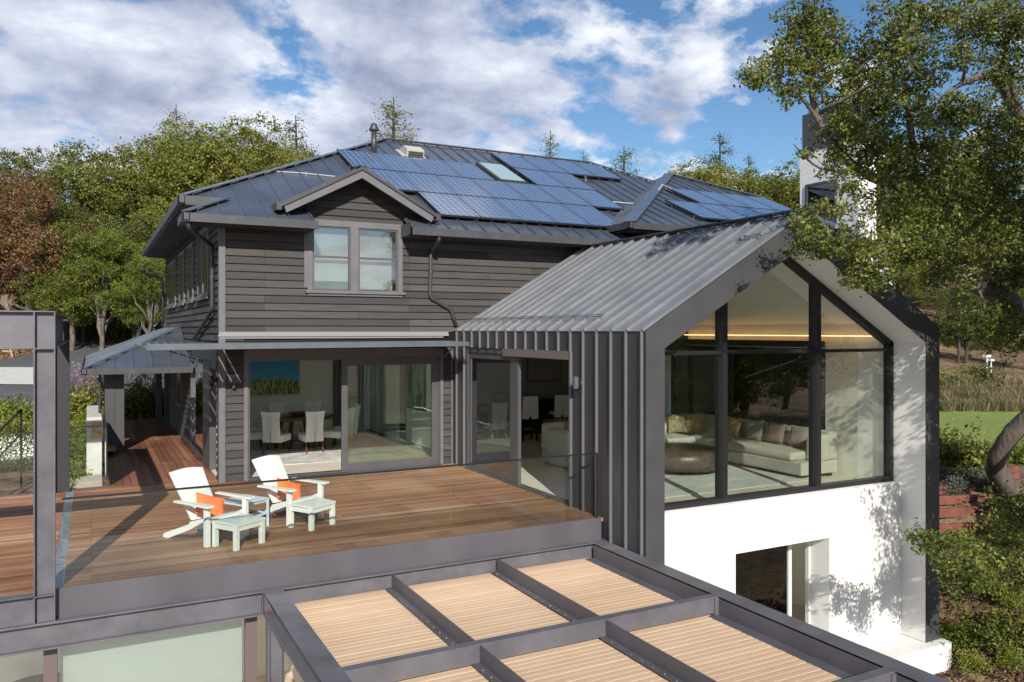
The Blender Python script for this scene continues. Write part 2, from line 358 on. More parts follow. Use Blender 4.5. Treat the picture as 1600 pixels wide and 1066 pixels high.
def soil(m):
    nt = m.node_tree; p = nt.nodes['Principled BSDF']; p.inputs['Roughness'].default_value = .95
    tc = N(nt, 'ShaderNodeTexCoord')
    def nz(sc, det=6, rg=.65):
        n = N(nt, 'ShaderNodeTexNoise'); n.inputs['Scale'].default_value = sc; n.inputs['Detail'].default_value = det; n.inputs['Roughness'].default_value = rg
        nt.links.new(tc.outputs['Object'], n.inputs['Vector']); return n.outputs['Fac']
    base = ramp(nt, nz(3.5), [(.3, (.055, .036, .022)), (.48, (.15, .095, .055)), (.62, (.26, .165, .09)), (.75, (.36, .28, .18))])
    tan = ramp(nt, nz(7), [(.35, (.17, .10, .05)), (.65, (.38, .27, .15))])
    gr = ramp(nt, nz(9), [(.3, (.05, .08, .015)), (.7, (.14, .19, .04))])
    m1 = N(nt, 'ShaderNodeMixRGB'); nt.links.new(ramp(nt, nz(.25, 3), [(.45, (0, 0, 0)), (.6, (1, 1, 1))]), m1.inputs[0]); nt.links.new(base, m1.inputs[1]); nt.links.new(tan, m1.inputs[2])
    m2 = N(nt, 'ShaderNodeMixRGB'); nt.links.new(ramp(nt, nz(.16, 4), [(.56, (0, 0, 0)), (.68, (.8,)*3)]), m2.inputs[0]); nt.links.new(m1.outputs[0], m2.inputs[1]); nt.links.new(gr, m2.inputs[2])
    nt.links.new(m2.outputs[0], p.inputs['Base Color'])
    b = N(nt, 'ShaderNodeBump'); b.inputs['Strength'].default_value = 1; b.inputs['Distance'].default_value = .12; nt.links.new(nz(12), b.inputs['Height']); nt.links.new(b.outputs[0], p.inputs['Normal'])
soil(m); M_SOIL = m
xs = axis_pts(-160, 180, (-14, 32), .55); ys = axis_pts(-140, 230, (-2, 34), .55)
mb = MB(); mb.v = [(x, y, H(x, y)) for y in ys for x in xs]
nx = len(xs); mb.f = [(j*nx+i, j*nx+i+1, (j+1)*nx+i+1, (j+1)*nx+i) for j in range(len(ys)-1) for i in range(nx-1)]
struct(mb, 'ground', M_SOIL, 'brown sloping ground of bark litter and soil around the house', 'ground', True)
def drape(name, c, mt, label, cat, off=.07, nu=40, nv=40, thick=0):
    """a sheet laid on the terrain between four ground corners"""
    c = [Vector((p[0], p[1], 0)) for p in c]; mb = MB()
    def fn(u, v):
        p = c[0].lerp(c[1], u).lerp(c[3].lerp(c[2], u), v); return (p.x, p.y, H(p.x, p.y)+off)
    mb.grid(fn, nu, nv); return struct(mb, name, mt, label, cat, True)
g = ground
drape('driveway', [g(-260, 640), g(262, 640), g(330, 541), g(96, 541)], M_ASPH, 'dark asphalt driveway curving behind the garden on the left', 'driveway', .12, 60, 60)
drape('concrete_apron', [g(-260, 606), g(56, 607), g(58, 580), g(-260, 580)], M_CONC, 'pale concrete apron beyond the driveway, seen through the steel portal', 'pavement', .16, 30, 16)
M_GRASS = mat('lawn_grass', (.17, .23, .045), .9, var=.35, vscale=5, bump=.6, bscale=60)
drape('lawn', [rd(1440, 23.2, 0), rd(1900, 24, 0), rd(1900, 35, 0), rd(1380, 35, 0)], M_GRASS, 'smooth sunlit green lawn on the right above the retaining wall', 'lawn', .09, 60, 30)
drape('grass_patch', [g(-200, 536), g(32, 533), g(30, 528), g(-200, 528)], M_GRASS, 'bright green grass patch far behind the steel portal', 'grass', .15, 16, 8)
struct(MB().box(13.92, 16.9, 13.2, 19.6, -.6, -.06), 'courtyard_bounce_slab', M_CONC, 'added pale courtyard slab that bounces light into the glass wing', 'paving')  # pale slab added to bounce light in through the courtyard doors
drape('gravel_path', [(-.75, 17.45), (.22, 17.45), (.22, 23.5), (-.45, 23.5)], mat('pale_gravel', (.46, .40, .32), .95, var=.35, vscale=35, bump=1, bscale=90), 'strip of pale gravel beside the concrete planter', 'path', .05, 10, 20)
struct(MB().box(-11.9, 11.6, -6, 10.9, -3.30, -3.27), 'patio', mat('lower_patio_stone', (.40, .38, .34), .8, var=.1), 'pale stone patio of the lower level below the pergola', 'patio')

# ------------------------------------------------------------ helpers for cladding
CH = .155
def lap(mb, xr, z0, z1, c, face='front', proud=.03):
    k = math.floor(z0/CH+1e-6); z = k*CH
    while z < z1-1e-4:
        a, b = max(z, z0), min(z+CH, z1)
        f = lambda zz: xr(zz) if callable(xr) else xr
        (p0, q0), (p1, q1) = f(a), f(b)
        pr0 = proud*(1-(a-z)/CH); pr1 = proud*(1-(b-z)/CH)
        if q0-p0 > .01 or q1-p1 > .01:
            if face == 'front':
                mb.poly([(p0, c-pr0, a), (q0, c-pr0, a), (q1, c-pr1, b), (p1, c-pr1, b)])
                mb.poly([(p0, c-.0, a), (q0, c-.0, a), (q0, c-pr0, a), (p0, c-pr0, a)])
            else:
                mb.poly([(c-pr0, q0, a), (c-pr0, p0, a), (c-pr1, p1, b), (c-pr1, q1, b)])
                mb.poly([(c, q0, a), (c, p0, a), (c-pr0, p0, a), (c-pr0, q0, a)])
        z += CH
    return mb
def ribs(mb, poly, eave, up, sp, w=.022, h=.045, off=0, trim0=.0, trim1=.0):
    """standing seams clipped to a roof polygon, running along `up`"""
    P = [Vector(p) for p in poly]; e = Vector(eave).normalized(); u = Vector(up).normalized(); n = e.cross(u).normalized()
    if n.z < 0: n = -n
    o = P[0]; q = [((p-o).dot(e), (p-o).dot(u)) for p in P]
    a0 = min(a for a, b in q); a1 = max(a for a, b in q); a = a0+off if off else a0+sp*.5
    while a < a1-.02:
        cr = []
        for i in range(len(q)):
            (A, B), (C, D) = q[i], q[(i+1) % len(q)]
            if (A-a)*(C-a) < 0: cr.append(B+(D-B)*(a-A)/(C-A))
        cr.sort()
        for i in range(0, len(cr)-1, 2):
            b0, b1 = cr[i]+trim0, cr[i+1]-trim1
            if b1-b0 > .08:
                s = o+e*a+u*b0+n*(h/2-.002); t = o+e*a+u*b1+n*(h/2-.002); mb.beam(s, t, w, h, up=n)
        a += sp
    return mb
def gutter(mb, a, b, w=.13, h=.16):
    """box gutter whose outer top edge runs a->b"""
    a, b = Vector(a), Vector(b); d = (b-a).normalized(); inn = Vector((0, 0, 1)).cross(d); inn = inn if True else -inn
    q = [a, a-Vector((0, 0, h)), a-Vector((0, 0, h))+inn*w, a+inn*w, a+inn*(w-.015), a+inn*(w-.015)-Vector((0, 0, h-.02)), a+inn*.02-Vector((0, 0, h-.02)), a+inn*.02]
    mb.prism([tuple(p) for p in q], b-a); return mb
def frame_rect(mb, x0, x1, z0, z1, t, y0, y1):
    mb.box(x0, x0+t, y0, y1, z0, z1); mb.box(x1-t, x1, y0, y1, z0, z1)
    mb.box(x0+t, x1-t, y0, y1, z0, z0+t); mb.box(x0+t, x1-t, y0, y1, z1-t, z1); return mb
def frame_rect_x(mb, y0, y1, z0, z1, t, x0, x1):
    mb.box(x0, x1, y0, y0+t, z0, z1); mb.box(x0, x1, y1-t, y1, z0, z1)
    mb.box(x0, x1, y0+t, y1-t, z0, z0+t); mb.box(x0, x1, y0+t, y1-t, z1-t, z1); return mb

# ------------------------------------------------------------ main timber house
YF = 16.7; XS = 2.27
house = thing('timber_house', 'dark timber clad two storey house with hipped metal roof behind the deck', 'house', (2.27, 16.7, 0))
mb = MB()
lap(mb, (XS, 2.70), 0, 2.86, YF); lap(mb, (6.98, 7.25), 0, 2.62, YF)
lap(mb, (XS, 3.97), 2.97, 5.45, YF); lap(mb, (3.97, 6.04), 2.97, 3.80, YF); lap(mb, (6.04, 13.4), 2.97, 5.3, YF)
gs = .53
lap(mb, lambda z: (max(3.55, 4.99-(6.28-z)/gs), min(6.45, 4.99+(6.28-z)/gs)), 5.28, 6.26, YF)
wall = mb.build('front_wall', M_SID, house)
core = MB()    # structural wall behind the boards
core.box(XS, 2.76, YF+.005, YF+.16, 0, 2.95); core.box(6.93, 7.35, YF+.005, YF+.16, 0, 2.95); core.box(2.76, 6.93, YF+.005, YF+.16, 2.45, 2.95)
core.box(XS, 3.99, YF+.005, YF+.16, 2.95, 5.3); core.box(6.02, 13.5, YF+.005, YF+.16, 2.95, 5.3); core.box(3.99, 6.02, YF+.005, YF+.16, 2.95, 3.86)
core.prism([(3.3, YF+.005, 5.3), (6.7, YF+.005, 5.3), (4.99, YF+.005, 6.25)], (0, .15, 0))
core.box(XS+.005, XS+.15, YF+.16, 29.9, 2.3, 5.5)
core.box(XS, 21, 29.75, 29.9, -3, 5.5)
core.box(13.35, 13.5, YF+.16, 29.8, 2.9, 5.5)
core.build('wall_core', M_BLACK, house)
mb = MB(); lap(mb, (YF, 29.9), 2.6, 5.5, XS, 'left'); lap(mb, (22.05, 29.9), 0, 2.6, XS, 'left'); lap(mb, (16.7, 17.2), 0, 2.6, XS, 'left')
mb.build('side_wall', M_SIDY, house)
MB().box(XS+.005, XS+.15, 22.1, 29.9, 0, 2.3).build('lower_side_wall_core', M_BLACK, house)
mb = MB()
mb.box(XS-.045, XS+.075, YF-.045, YF+.0, 0, 5.1); mb.box(XS-.045, XS-.0, YF, YF+.10, 0, 5.1)      # corner boards
mb.box(2.70, 2.775, YF-.04, YF+.0, 0, 2.6); mb.box(6.935, 7.0, YF-.04, YF+.0, 0, 2.6); mb.box(7.2, 7.24, YF-.04, YF+.0, 0, 2.6)
mb.box(2.775, 6.935, YF-.025, YF+.02, 2.44, 2.62)
mb.box(3.90, 3.97, YF-.03, YF, 3.9, 5.2)
mb.build('trim_board', M_TRIM, house)
mb = MB(); mb.box(XS-.06, 7.12, YF-.075, YF-.0, 2.88, 2.925); mb.box(XS-.045, 7.12, YF-.055, YF, 2.925, 2.975); mb.box(XS-.045, 7.0, YF-.05, YF, 2.84, 2.879)
mb.build('belt_trim', mat('light_belt_trim', (.24, .235, .245), .5), house)
# roof
ZE = 5.62; YM = 16.94; XR0, YR, ZR = 7.84, 23.2, 8.75; XR1 = 15.25; XRE = 21.5; YB = 29.46
sl = lambda y: 5.2+.5*(y-16.1)
front = [(1.56, 16.1, 5.2), (4.0, 16.1, 5.2), (4.0, 16.72, sl(16.72)), (6.02, 16.72, sl(16.72)), (6.02, 16.1, 5.2), (13.6, 16.1, 5.2), (13.6, YM, ZE), (XRE, YM, ZE), (XR1, YR, ZR), (XR0, YR, ZR), (1.57, YM, ZE), (2.4, YM, ZE)]
left = [(1.57, YB, ZE), (1.57, YM, ZE), (XR0, YR, ZR)]
back = [(XRE, YB, ZE), (1.57, YB, ZE), (XR0, YR, ZR), (XR1, YR, ZR)]
right = [(XRE, YM, ZE), (XRE, YB, ZE), (XR1, YR, ZR)]
alow = [(1.56, 16.94, 5.2), (1.56, 16.1, 5.2), (2.4, 16.94, 5.62)]
rlow = [(1.56, 30.3, 5.2), (1.56, 29.46, 5.2), (2.4, 29.46, 5.62)]
mb = MB()
for p in (front, left, back, right, alow, rlow): mb.poly(p)
ribs(mb, front, (1, 0, 0), (0, 1, .5), .43, trim1=.03); ribs(mb, left, (0, 1, 0), (1, 0, .5), .43); ribs(mb, right, (0, 1, 0), (-1, 0, .5), .43); ribs(mb, alow, (0, 1, 0), (1, 0, .5), .43)
for a, b in (((1.57, YM, ZE), (XR0, YR, ZR)), ((XR0, YR, ZR), (XR1, YR, ZR)), ((XR1, YR, ZR), (XRE, YM, ZE)), ((XR0, YR, ZR), (1.57, YB, ZE)), ((1.56, 16.1, 5.2), (2.4, YM, ZE))):
    up = (0, 0, 1); A = Vector(a)+Vector((0, 0, .045)); B = Vector(b)+Vector((0, 0, .045)); mb.beam(A, B, .20, .02, up)
roof = mb.build('main_roof', M_ROOF, house)
# block on the right: a pyramid hip
XC2 = 19.9; E0 = Vector((11.5, 15.8, 5.6)); EA = Vector((XC2, 15.8, 5.6)); EB = Vector((XC2, 19.7, 7.355)); EC = Vector((XC2, 24.2, 7.355)); PK = Vector((17.65, 21.95, 8.37)); E1 = Vector((23.8, 15.8, 5.6)); E2 = Vector((11.5, 28.1, 5.6)); E3 = Vector((23.8, 28.1, 5.6))
mb = MB()
for p in ((E0, EA, EB, PK), (E2, E0, PK), (EB, EC, PK), (Vector((XC2, 28.1, 5.6)), E2, PK, EC)): mb.poly(p)
ribs(mb, (E0, EA, EB, PK), (1, 0, 0), (0, 1, .45), .43); ribs(mb, (E0, E2, PK), (0, 1, 0), (1, 0, .45), .43)
for b in (E0, EB): mb.beam(b+Vector((0, 0, .045)), PK+Vector((0, 0, .045)), .34, .02)
mb.build('hip_roof', M_ROOF, house)
mb = MB(); core2 = mb.box(12.1, 19.8, 16.3, 16.45, 2.5, 5.55); mb.box(12.1, 12.25, 16.45, 18, 5.0, 5.55); mb.box(19.65, 19.8, 16.45, 27.5, 0, 5.5)
mb.build('block_wall', M_BLACK, house)
# soffits
mb = MB(); mb.box(1.62, 3.98, 16.16, YF, 5.02, 5.05); mb.box(6.04, 13.5, 16.16, YF, 5.02, 5.05); mb.box(1.62, XS, YF, 29.4, 5.44, 5.47); mb.box(11.6, 19.8, 15.9, 16.35, 5.42, 5.45); mb.box(11.55, 12.1, 16.3, 18.5, 5.42, 5.45)
mb.build('soffit', mat('dark_soffit', (.045, .043, .045), .7), house)
def gut(a, b, name='gutter'): return gutter(MB(), a, b).build(name, M_GUT, house)
gut((1.50, 16.02, 5.20), (4.03, 16.02, 5.20)); gut((6.0, 16.02, 5.20), (13.6, 16.02, 5.20))
gut((1.50, 17.0, 5.21), (1.50, 16.02, 5.21)); gut((1.50, YB+.05, 5.65), (1.50, 16.88, 5.65)); gut((1.50, 16.88, 5.652), (2.42, 16.88, 5.652))
gut((1.50, 30.4, 5.21), (1.50, 29.5, 5.21)); gut((11.44, 15.74, 5.62), (19.9, 15.74, 5.62)); gut((11.44, 17.0, 5.621), (11.44, 15.74, 5.621))
MB().box(6.0, 6.03, 16.02, YF, 5.04, 5.3).build('gutter_end', M_GUT, house)
# dormer gable
yg = 16.2; zb = 6.39
mb = MB()
for s, xe in ((-1, 3.34), (1, 6.64)):
    zl = zb-abs(xe-4.99)*gs; yb = 16.1+(zb-5.2)*2; yl = 16.1+(zl-5.2)*2
    pl = [(xe, yg-.02, zl), (4.99, yg-.02, zb), (4.99, yb, zb), (xe, yl, zl)]
    mb.poly(pl if s < 0 else pl[::-1]); ribs(mb, pl, (0, 1, 0), (4.99-xe, 0, zb-zl), .43)
mb.beam((4.99, yg-.03, zb+.03), (4.99, yb, zb+.03), .16, .02)
mb.build('dormer_roof', M_GUT, house)
mb = MB()
for xe in (3.38, 6.60):
    zl = zb-abs(xe-4.99)*gs-.02
    mb.prism([(xe, yg, zl), (4.99, yg, zb-.02), (4.99, yg, zb-.215), (xe+(.06 if xe < 5 else -.06), yg, zl-.165)], (0, .05, 0))
mb.build('barge_board', M_TRIM, house)
mb = MB()
for xe in (3.34, 6.64):
    zl = zb-abs(xe-4.99)*gs
    mb.prism([(xe, yg-.035, zl+.012), (4.99, yg-.035, zb+.022), (4.99, yg-.035, zb-.045), (xe, yg-.035, zl-.055)], (0, .03, 0))
    mb.prism([(xe, yg+.06, zl-.03), (4.99, yg+.06, zb-.03), (4.99, yg+.06, zb-.12), (xe, yg+.06, zl-.12)], (0, .5, 0))
    s = 1 if xe < 5 else -1; mb.box(min(xe, xe-s*.10), max(xe, xe-s*.10), yg-.02, yl+.15, zl-.12, zl+.03)
mb.build('barge_flashing', M_GUT, house)
# upper window
M_UPG = glassmat('upper_window_glass', (.90, .92, .90), 2.6)
wx0, wx1, wz0, wz1 = 3.97, 6.04, 3.84, 5.32
mb = MB(); mb.box(wx0, wx0+.10, YF-.04, YF+.1, wz0, wz1); mb.box(wx1-.10, wx1, YF-.04, YF+.1, wz0, wz1); mb.box(4.88, 5.05, YF-.04, YF+.1, wz0, wz1)
mb.box(wx0+.10, 4.88, YF-.04, YF+.1, wz1-.13, wz1); mb.box(5.05, wx1-.10, YF-.04, YF+.1, wz1-.13, wz1); mb.box(wx0-.05, wx1+.05, YF-.085, YF+.0, wz0-.06, wz0); mb.box(wx0, wx1, YF-.045, YF, wz0-.11, wz0-.06)
win = mb.build('upper_window', M_TRIM, house)
for a, b in ((wx0+.10, 4.88), (5.05, wx1-.10)):
    mb = MB(); frame_rect(mb, a, b, wz0, wz1-.13, .035, YF-.015, YF+.05); mb.box(a+.035, b-.035, YF-.01, YF+.05, 4.53, 4.57); mb.build('sash', M_DFR, win)
    mb = MB(); mb.box(a+.035, b-.035, YF+.015, YF+.02, wz0+.035, 4.53); mb.box(a+.035, b-.035, YF+.015, YF+.02, 4.57, wz1-.165); mb.build('pane', M_UPG, win)
M_CURT = mat('sheer_curtain', (.36, .365, .35), .9, var=.12, vscale=1.5)
MB().box(4.02, 4.90, YF+.165, YF+.17, 4.05, 5.2).build('roller_blind', M_CURT, win); MB().box(5.03, 5.86, YF+.165, YF+.17, 3.9, 5.2).build('roller_blind', M_CURT, win)
MB().box(2.5, 7.5, 18.4, 18.45, 3.0, 5.4).build('bedroom_wall', M_INT, house)
# side windows (upper) on the left wall
for k, (p0, p1, z0, z1) in enumerate(((264, 276, 3.75, 5.15), (282, 290, 3.75, 5.2), (296, 304, 3.75, 5.2), (311, 329, 3.75, 5.3))):
    ya, yb_ = at(p1, 500, x=XS).y, at(p0, 500, x=XS).y
    mb = MB(); frame_rect_x(mb, ya, yb_, z0, z1, .10, XS-.05, XS+.03)
    if k == 3: mb.box(XS-.05, XS+.03, (ya+yb_)/2-.06, (ya+yb_)/2+.06, z0+.1, z1-.1)
    mb.box(XS-.09, XS-.05, ya-.08, yb_+.08, z0-.06, z0+.02)
    w = mb.build('side_window', M_TRIM, house); MB().box(XS-.036, XS-.032, ya+.1, yb_-.1, z0+.1, z1-.1).build('pane', M_DARKG, w)
# downspouts
DR = .042
def spout(pts, par=house, straps=()):
    o = MB().tube(smoothpath(pts), DR, 10).build('downspout', M_SPOUT, par, True)
    for s in straps: MB().lathe([(.05, -.03), (.05, .03)], s, 12).build('strap', M_SPOUT, o)
    return o
def smoothpath(pts, n=4):
    P = [Vector(p) for p in pts]; out = [P[0]]
    for i in range(1, len(P)-1):
        a, b, c = P[i-1], P[i], P[i+1]; r = min(.09, (b-a).length*.45, (c-b).length*.45)
        p, q = b+(a-b).normalized()*r, b+(c-b).normalized()*r
        for k in range(n+1):
            t = k/n; out.append(p.lerp(b, t).lerp(b.lerp(q, t), t))
    return out+[P[-1]]
M_SPOUT = mat('downspout_metal', (.075, .072, .078), .4, .4)
spout([(1.60, 16.12, 5.06), (1.62, 16.14, 4.93), (2.17, 17.2, 4.72), (2.18, 17.32, 4.62), (2.18, 17.32, 3.42), (2.18, 20.6, 2.80)], straps=[(2.18, 17.32, 4.1)])
q = at(686, 368, y=16.1); a = at(673, 402, y=YF-.06); b = at(672, 465, y=YF-.06); c = at(705, 484, y=YF-.06); d = at(712, 509, y=YF-.06)
spout([q, q-Vector((0, 0, .10)), a+Vector((0, 0, .1)), a, b, c, d], straps=[(a.x, a.y, 4.3)])
spout([(1.6, 30.2, 5.1), (1.62, 30.2, 4.95), (2.15, 30.0, 4.8), (2.18, 29.98, 4.6), (2.18, 29.98, 3.1)])
# lower glazing on the side
mb = MB(); frame_rect_x(mb, 19.25, 22.0, 0.02, 2.35, .12, XS-.03, XS+.10); mb.box(XS-.03, XS+.1, 18.2, 19.25, 0, 2.35); mb.box(XS-.02, XS+.1, 17.25, 18.2, 2.2, 2.35); w = mb.build('side_glass_door', M_DFR, house)
MB().box(XS+.03, XS+.036, 19.37, 21.88, .14, 2.23).build('pane', M_GREEN, w)
mb = MB(); mb.grid(lambda u, v: (XS+.12+.03*math.sin(u*40), 17.35+u*.75, .05+v*2.2), 60, 1); mb.build('curtain', mat('ivory_curtain', (.66, .65, .56), .9), w, True)
MB().box(XS, XS+.12, 16.86, 30, 2.36, 2.62).build('side_header', M_BLACK, house)
mb = MB(); frame_rect_x(mb, 24.4, 25.6, .8, 2.1, .09, XS-.04, XS+.02); w = mb.build('side_window', M_TRIM, house); MB().box(XS-.036, XS-.032, 24.49, 25.51, .89, 2.01).build('pane', M_DARKG, w)
# sliding door to the dining room
mb = MB(); mb.box(2.775, 6.93, YF-.0, YF+.12, 2.38, 2.44); mb.box(2.775, 2.82, YF, YF+.12, .03, 2.38); mb.box(6.89, 6.93, YF, YF+.12, .03, 2.38); mb.box(2.775, 6.93, YF-.03, YF+.15, .0, .03)
dr = mb.build('sliding_door', M_DFR, house)
mb = MB(); frame_rect(mb, 4.70, 6.89, .03, 2.38, .13, YF+.02, YF+.07); lf = mb.build('door_leaf', M_DFR, dr); MB().box(4.83, 6.76, YF+.04, YF+.048, .16, 2.25).build('pane', M_GLASS, lf)
mb = MB(); frame_rect(mb, 4.72, 6.87, .03, 2.38, .10, YF+.09, YF+.13); lf = mb.build('door_leaf', M_DFR, dr); MB().box(4.82, 6.77, YF+.105, YF+.113, .13, 2.28).build('pane', M_GLASS, lf)
MB().box(2.775, 6.93, YF-.2, YF-.031, -.002, .006).build('threshold', M_GUT, dr)
# dining room interior
mb = MB(); mb.box(XS+.16, 7.5, 23.6, 23.7, 0, 2.8); mb.box(XS+.15, XS+.17, YF+.17, 17.3, 0, 2.8); mb.box(XS+.15, XS+.17, 22.05, 23.6, 0, 2.8); mb.box(7.5, 7.6, YF+.17, 20.4, 0, 2.8); mb.box(7.5, 7.6, 21.2, 23.7, 0, 2.8); mb.box(XS+.16, 7.5, YF+.162, YF+.17, 2.44, 2.8)
mb.box(7.5, 7.6, 20.4, 21.2, 2.2, 2.8); mb.build('dining_room_wall', M_INT, house)
MB().box(7.61, 7.64, 20.3, 21.3, 0, 2.3).build('doorway_shade_sheet', M_BLACK, house)  # black sheet stands in for the shade beyond the opening
MB().box(XS+.01, 7.6, YF+.16, 23.7, 2.76, 2.8).build('dining_room_ceiling', M_CEIL, house)
MB().box(XS+.01, 7.3, YF+.15, 23.7, -.12, .012).build('dining_room_floor', M_FLOOR, house)
mb = MB(); mb.grid(lambda u, v: (6.35+.95*u, 23.5-.35*0+.06*math.sin(u*46), .05+v*2.68), 90, 1); mb.build('grey_curtain', mat('grey_curtain', (.22, .22, .22), .9), house, True)
# porch roof over the walkway
mb = MB()
A, B, C, D, E, F = (-.15, 21.7, 2.05), (XS, 21.7, 2.05), (XS, 24.4, 3.07), (XS, 30.8, 3.07), (-.15, 33.5, 2.05), (XS, 33.5, 2.05)
mb.poly((A, B, C)); mb.poly((A, C, D, E)); mb.poly((E, D, F)); ribs(mb, (A, B, C), (1, 0, 0), (0, 2.7, 1.02), .43); ribs(mb, (A, C, D, E), (0, 1, 0), (2.42, 0, 1.02), .43)
mb.beam(Vector(A)+Vector((0, 0, .05)), Vector(C)+Vector((0, 0, .05)), .08, .03)
pr = mb.build('porch_roof', M_ROOF, house)
mb = MB(); gutter(mb, (-.22, 21.63, 2.08), (XS, 21.63, 2.08), h=.14); gutter(mb, (-.22, 33.5, 2.081), (-.22, 21.63, 2.081), h=.14); mb.build('porch_gutter', M_GUT, pr)
MB().box(-.1, XS, 21.75, 33.4, 1.93, 1.95).build('porch_soffit', M_BLACK, pr)
for x, y, s in ((.40, 22.4, .12), (.62, 22.42, .12), (.5, 30.4, .1), (2.0, 29.2, .1), (2.2, 28.4, .09)):
    MB().box(x-s, x+s-.01, y-s, y+s, -.3, 1.93).build('porch_post', M_FRM, house)
MB().tube([(.18, 22.0, -.2), (.18, 22.0, 1.95)], .03).build('porch_pipe', M_SPOUT, house)
# slatted awning wrapping the corner
aw = thing('slatted_awning', 'long slatted grey metal awning above the sliding door, wrapping the house corner', 'awning', (2.27, 16.6, 2.7))
YA = 15.34
mb = MB()
mb.prism([(.86, YA, 2.655), (7.04, YA, 2.675), (7.04, YA, 2.765), (6.5, YA, 2.79), (.86, YA, 2.765)], (0, .02, 0)); mb.box(.84, .859, YA, 19.5, 2.66, 2.70); mb.box(.86, 2.2, 19.48, 19.5, 2.66, 2.73); mb.box(7.02, 7.04, YA+.02, 16.6, 2.66, 2.76); mb.box(.86, 7.02, 16.60, 16.62, 2.66, 2.72)
M_AWN = mat('awning_metal', (.125, .145, .165), .4, .3, var=.08); mb.build('fascia', M_AWN, aw)
mb = MB(); x = .98
while x < 7.0:
    mb.box(x, x+.05, YA+.02, 19.48 if x < 2.18 else 16.6, 2.672, 2.735); mb.box(x+.05, x+(.135 if x < 2.18 else .1651), YA+.02, 19.48 if x < 2.18 else 16.6, 2.6725, 2.679); x += .165
mb.build('slat', M_AWN, aw)
MB().tube([(6.9, YA+.5, 2.66), (6.9, YF-.03, 2.28)], .016, 6).build('strut', M_AWN, aw)
MB().tube([(1.2, 19.4, 2.66), (2.25, 19.4, 2.3)], .016, 6).build('strut', M_AWN, aw)

# ------------------------------------------------------------ gabled glass wing
wing = thing('gabled_wing', 'metal clad gabled wing with a huge glazed gable end and white stucco base', 'house wing', (7.25, 9.6, -2.8))
XW, XRW, YG0, YG1, ZRW, XC = 7.25, 14.1, 9.59, 10.35, 5.0, 10.65
SLL = (ZRW-3.0)/(XC-XW); SRR = (ZRW-3.05)/(XRW-XC)
mb = MB()
lp = [(XW-.02, YG0-.01, 2.99), (XC, YG0-.01, ZRW), (XC, 18.6, ZRW), (XW-.02, 18.6, 2.99)]
rp = [(XC, YG0-.01, ZRW), (XRW+.02, YG0-.01, 3.04), (XRW+.02, 17.5, 3.04), (XC, 18.6, ZRW)]
mb.poly(lp[::-1]); mb.poly(rp[::-1])
ribs(mb, lp, (0, 1, 0), (XC-XW, 0, ZRW-3.0), .4, w=.024, h=.05, off=.02); ribs(mb, rp, (0, 1, 0), (XC-XRW, 0, ZRW-3.05), .4)
mb.build('roof', M_WROOF, wing)
mb = MB(); mb.beam((XC, YG0-.02, ZRW+.045), (XC, 18.6, ZRW+.045), .2, .03); mb.build('ridge_cap', M_GUT, wing)
mb = MB(); xs_ = XW+.28; zs_ = 3.0+.28*SLL+.075
mb.tube([(xs_, 9.9+1.2, zs_), (xs_, 16.6, zs_)], .010, 6); mb.tube([(xs_+.04, 11.1, zs_+.03), (xs_+.04, 16.6, zs_+.03)], .008, 6)
mb.build('snow_rail', M_CHROME, wing)
_r = np.random.default_rng(77); _y = _r.uniform(10.0, 16.4, 260); _o = np.abs(_r.normal(0, .16, 260)); _x = XW+.12+_o
_m = MB()
for _a, _b in zip(_x, _y):
    _z = 3.0+(_a-XW)*SLL+.006; _t = _r.uniform(0, 6.28); _s = _r.uniform(.012, .03); _c, _d = math.cos(_t)*_s, math.sin(_t)*_s
    _m.poly([(_a-_c, _b-_d, _z-_c*SLL), (_a+_d*.5, _b-_c*.5, _z+_d*.5*SLL), (_a+_c, _b+_d, _z+_c*SLL), (_a-_d*.5, _b+_c*.5, _z-_d*.5*SLL+.004)])
tag(_m.build('fallen_leaves', mat('dry_oak_leaf', (.36, .27, .16), .8, var=.4, vscale=9)), 'dry fallen leaves caught along the eave of the wing roof', 'leaves', kind='stuff')
# clad wall facing the deck
mb = MB()
mb.box(XW, XW+.12, YG0+.02, 11.64, -3.2, 3.0); mb.box(XW, XW+.12, 16.02, YF-.02, -.2, 3.0); mb.box(XW, XW+.12, 11.64, 16.02, 2.64, 3.0)
mb.build('metal_wall', M_WALLM, wing)
y = YG0+.03; sm0 = None
while y < YF-.03:
    z0 = 2.64 if 11.66 < y < 16.0 else (-3.2 if y < 10.7 else 0.0)
    MB().box(XW-.045, XW-.001, y, y+.022, z0, 3.0).build('wall_seam', M_SEAM, wing); y += .4
MB().box(XW-.045, XW-.001, 11.60, 11.62, 0, 2.64).build('door_edge_trim', M_SEAM, wing)
# portal frame of the gable
vo = .47
outer = [(XW+.0, -3.2), (XW+.0, 2.985), (XC, ZRW-.02), (XRW, 3.03), (XRW, -2.79)]
li, ri = 7.625, 13.71
inner = [(ri, -2.79), (ri, 3.03+(XRW-ri)*SRR-vo), (XC, ZRW-vo-.05), (li, 2.985+(li-XW)*SLL-vo), (li, -3.2)]
ring = outer+inner
mb = MB()
def strip(mb, ring, y0, y1, closed=False):
    k = len(ring)
    for i in range(k if closed else k-1):
        a, b = ring[i], ring[(i+1) % k]; mb.poly([(a[0], y0, a[1]), (b[0], y0, b[1]), (b[0], y1, b[1]), (a[0], y1, a[1])])
def facing(mb, outer, inner, y):
    inn = inner[::-1]
    for i in range(len(outer)-1):
        mb.poly([(outer[i][0], y, outer[i][1]), (outer[i+1][0], y, outer[i+1][1]), (inn[i+1][0], y, inn[i+1][1]), (inn[i][0], y, inn[i][1])])
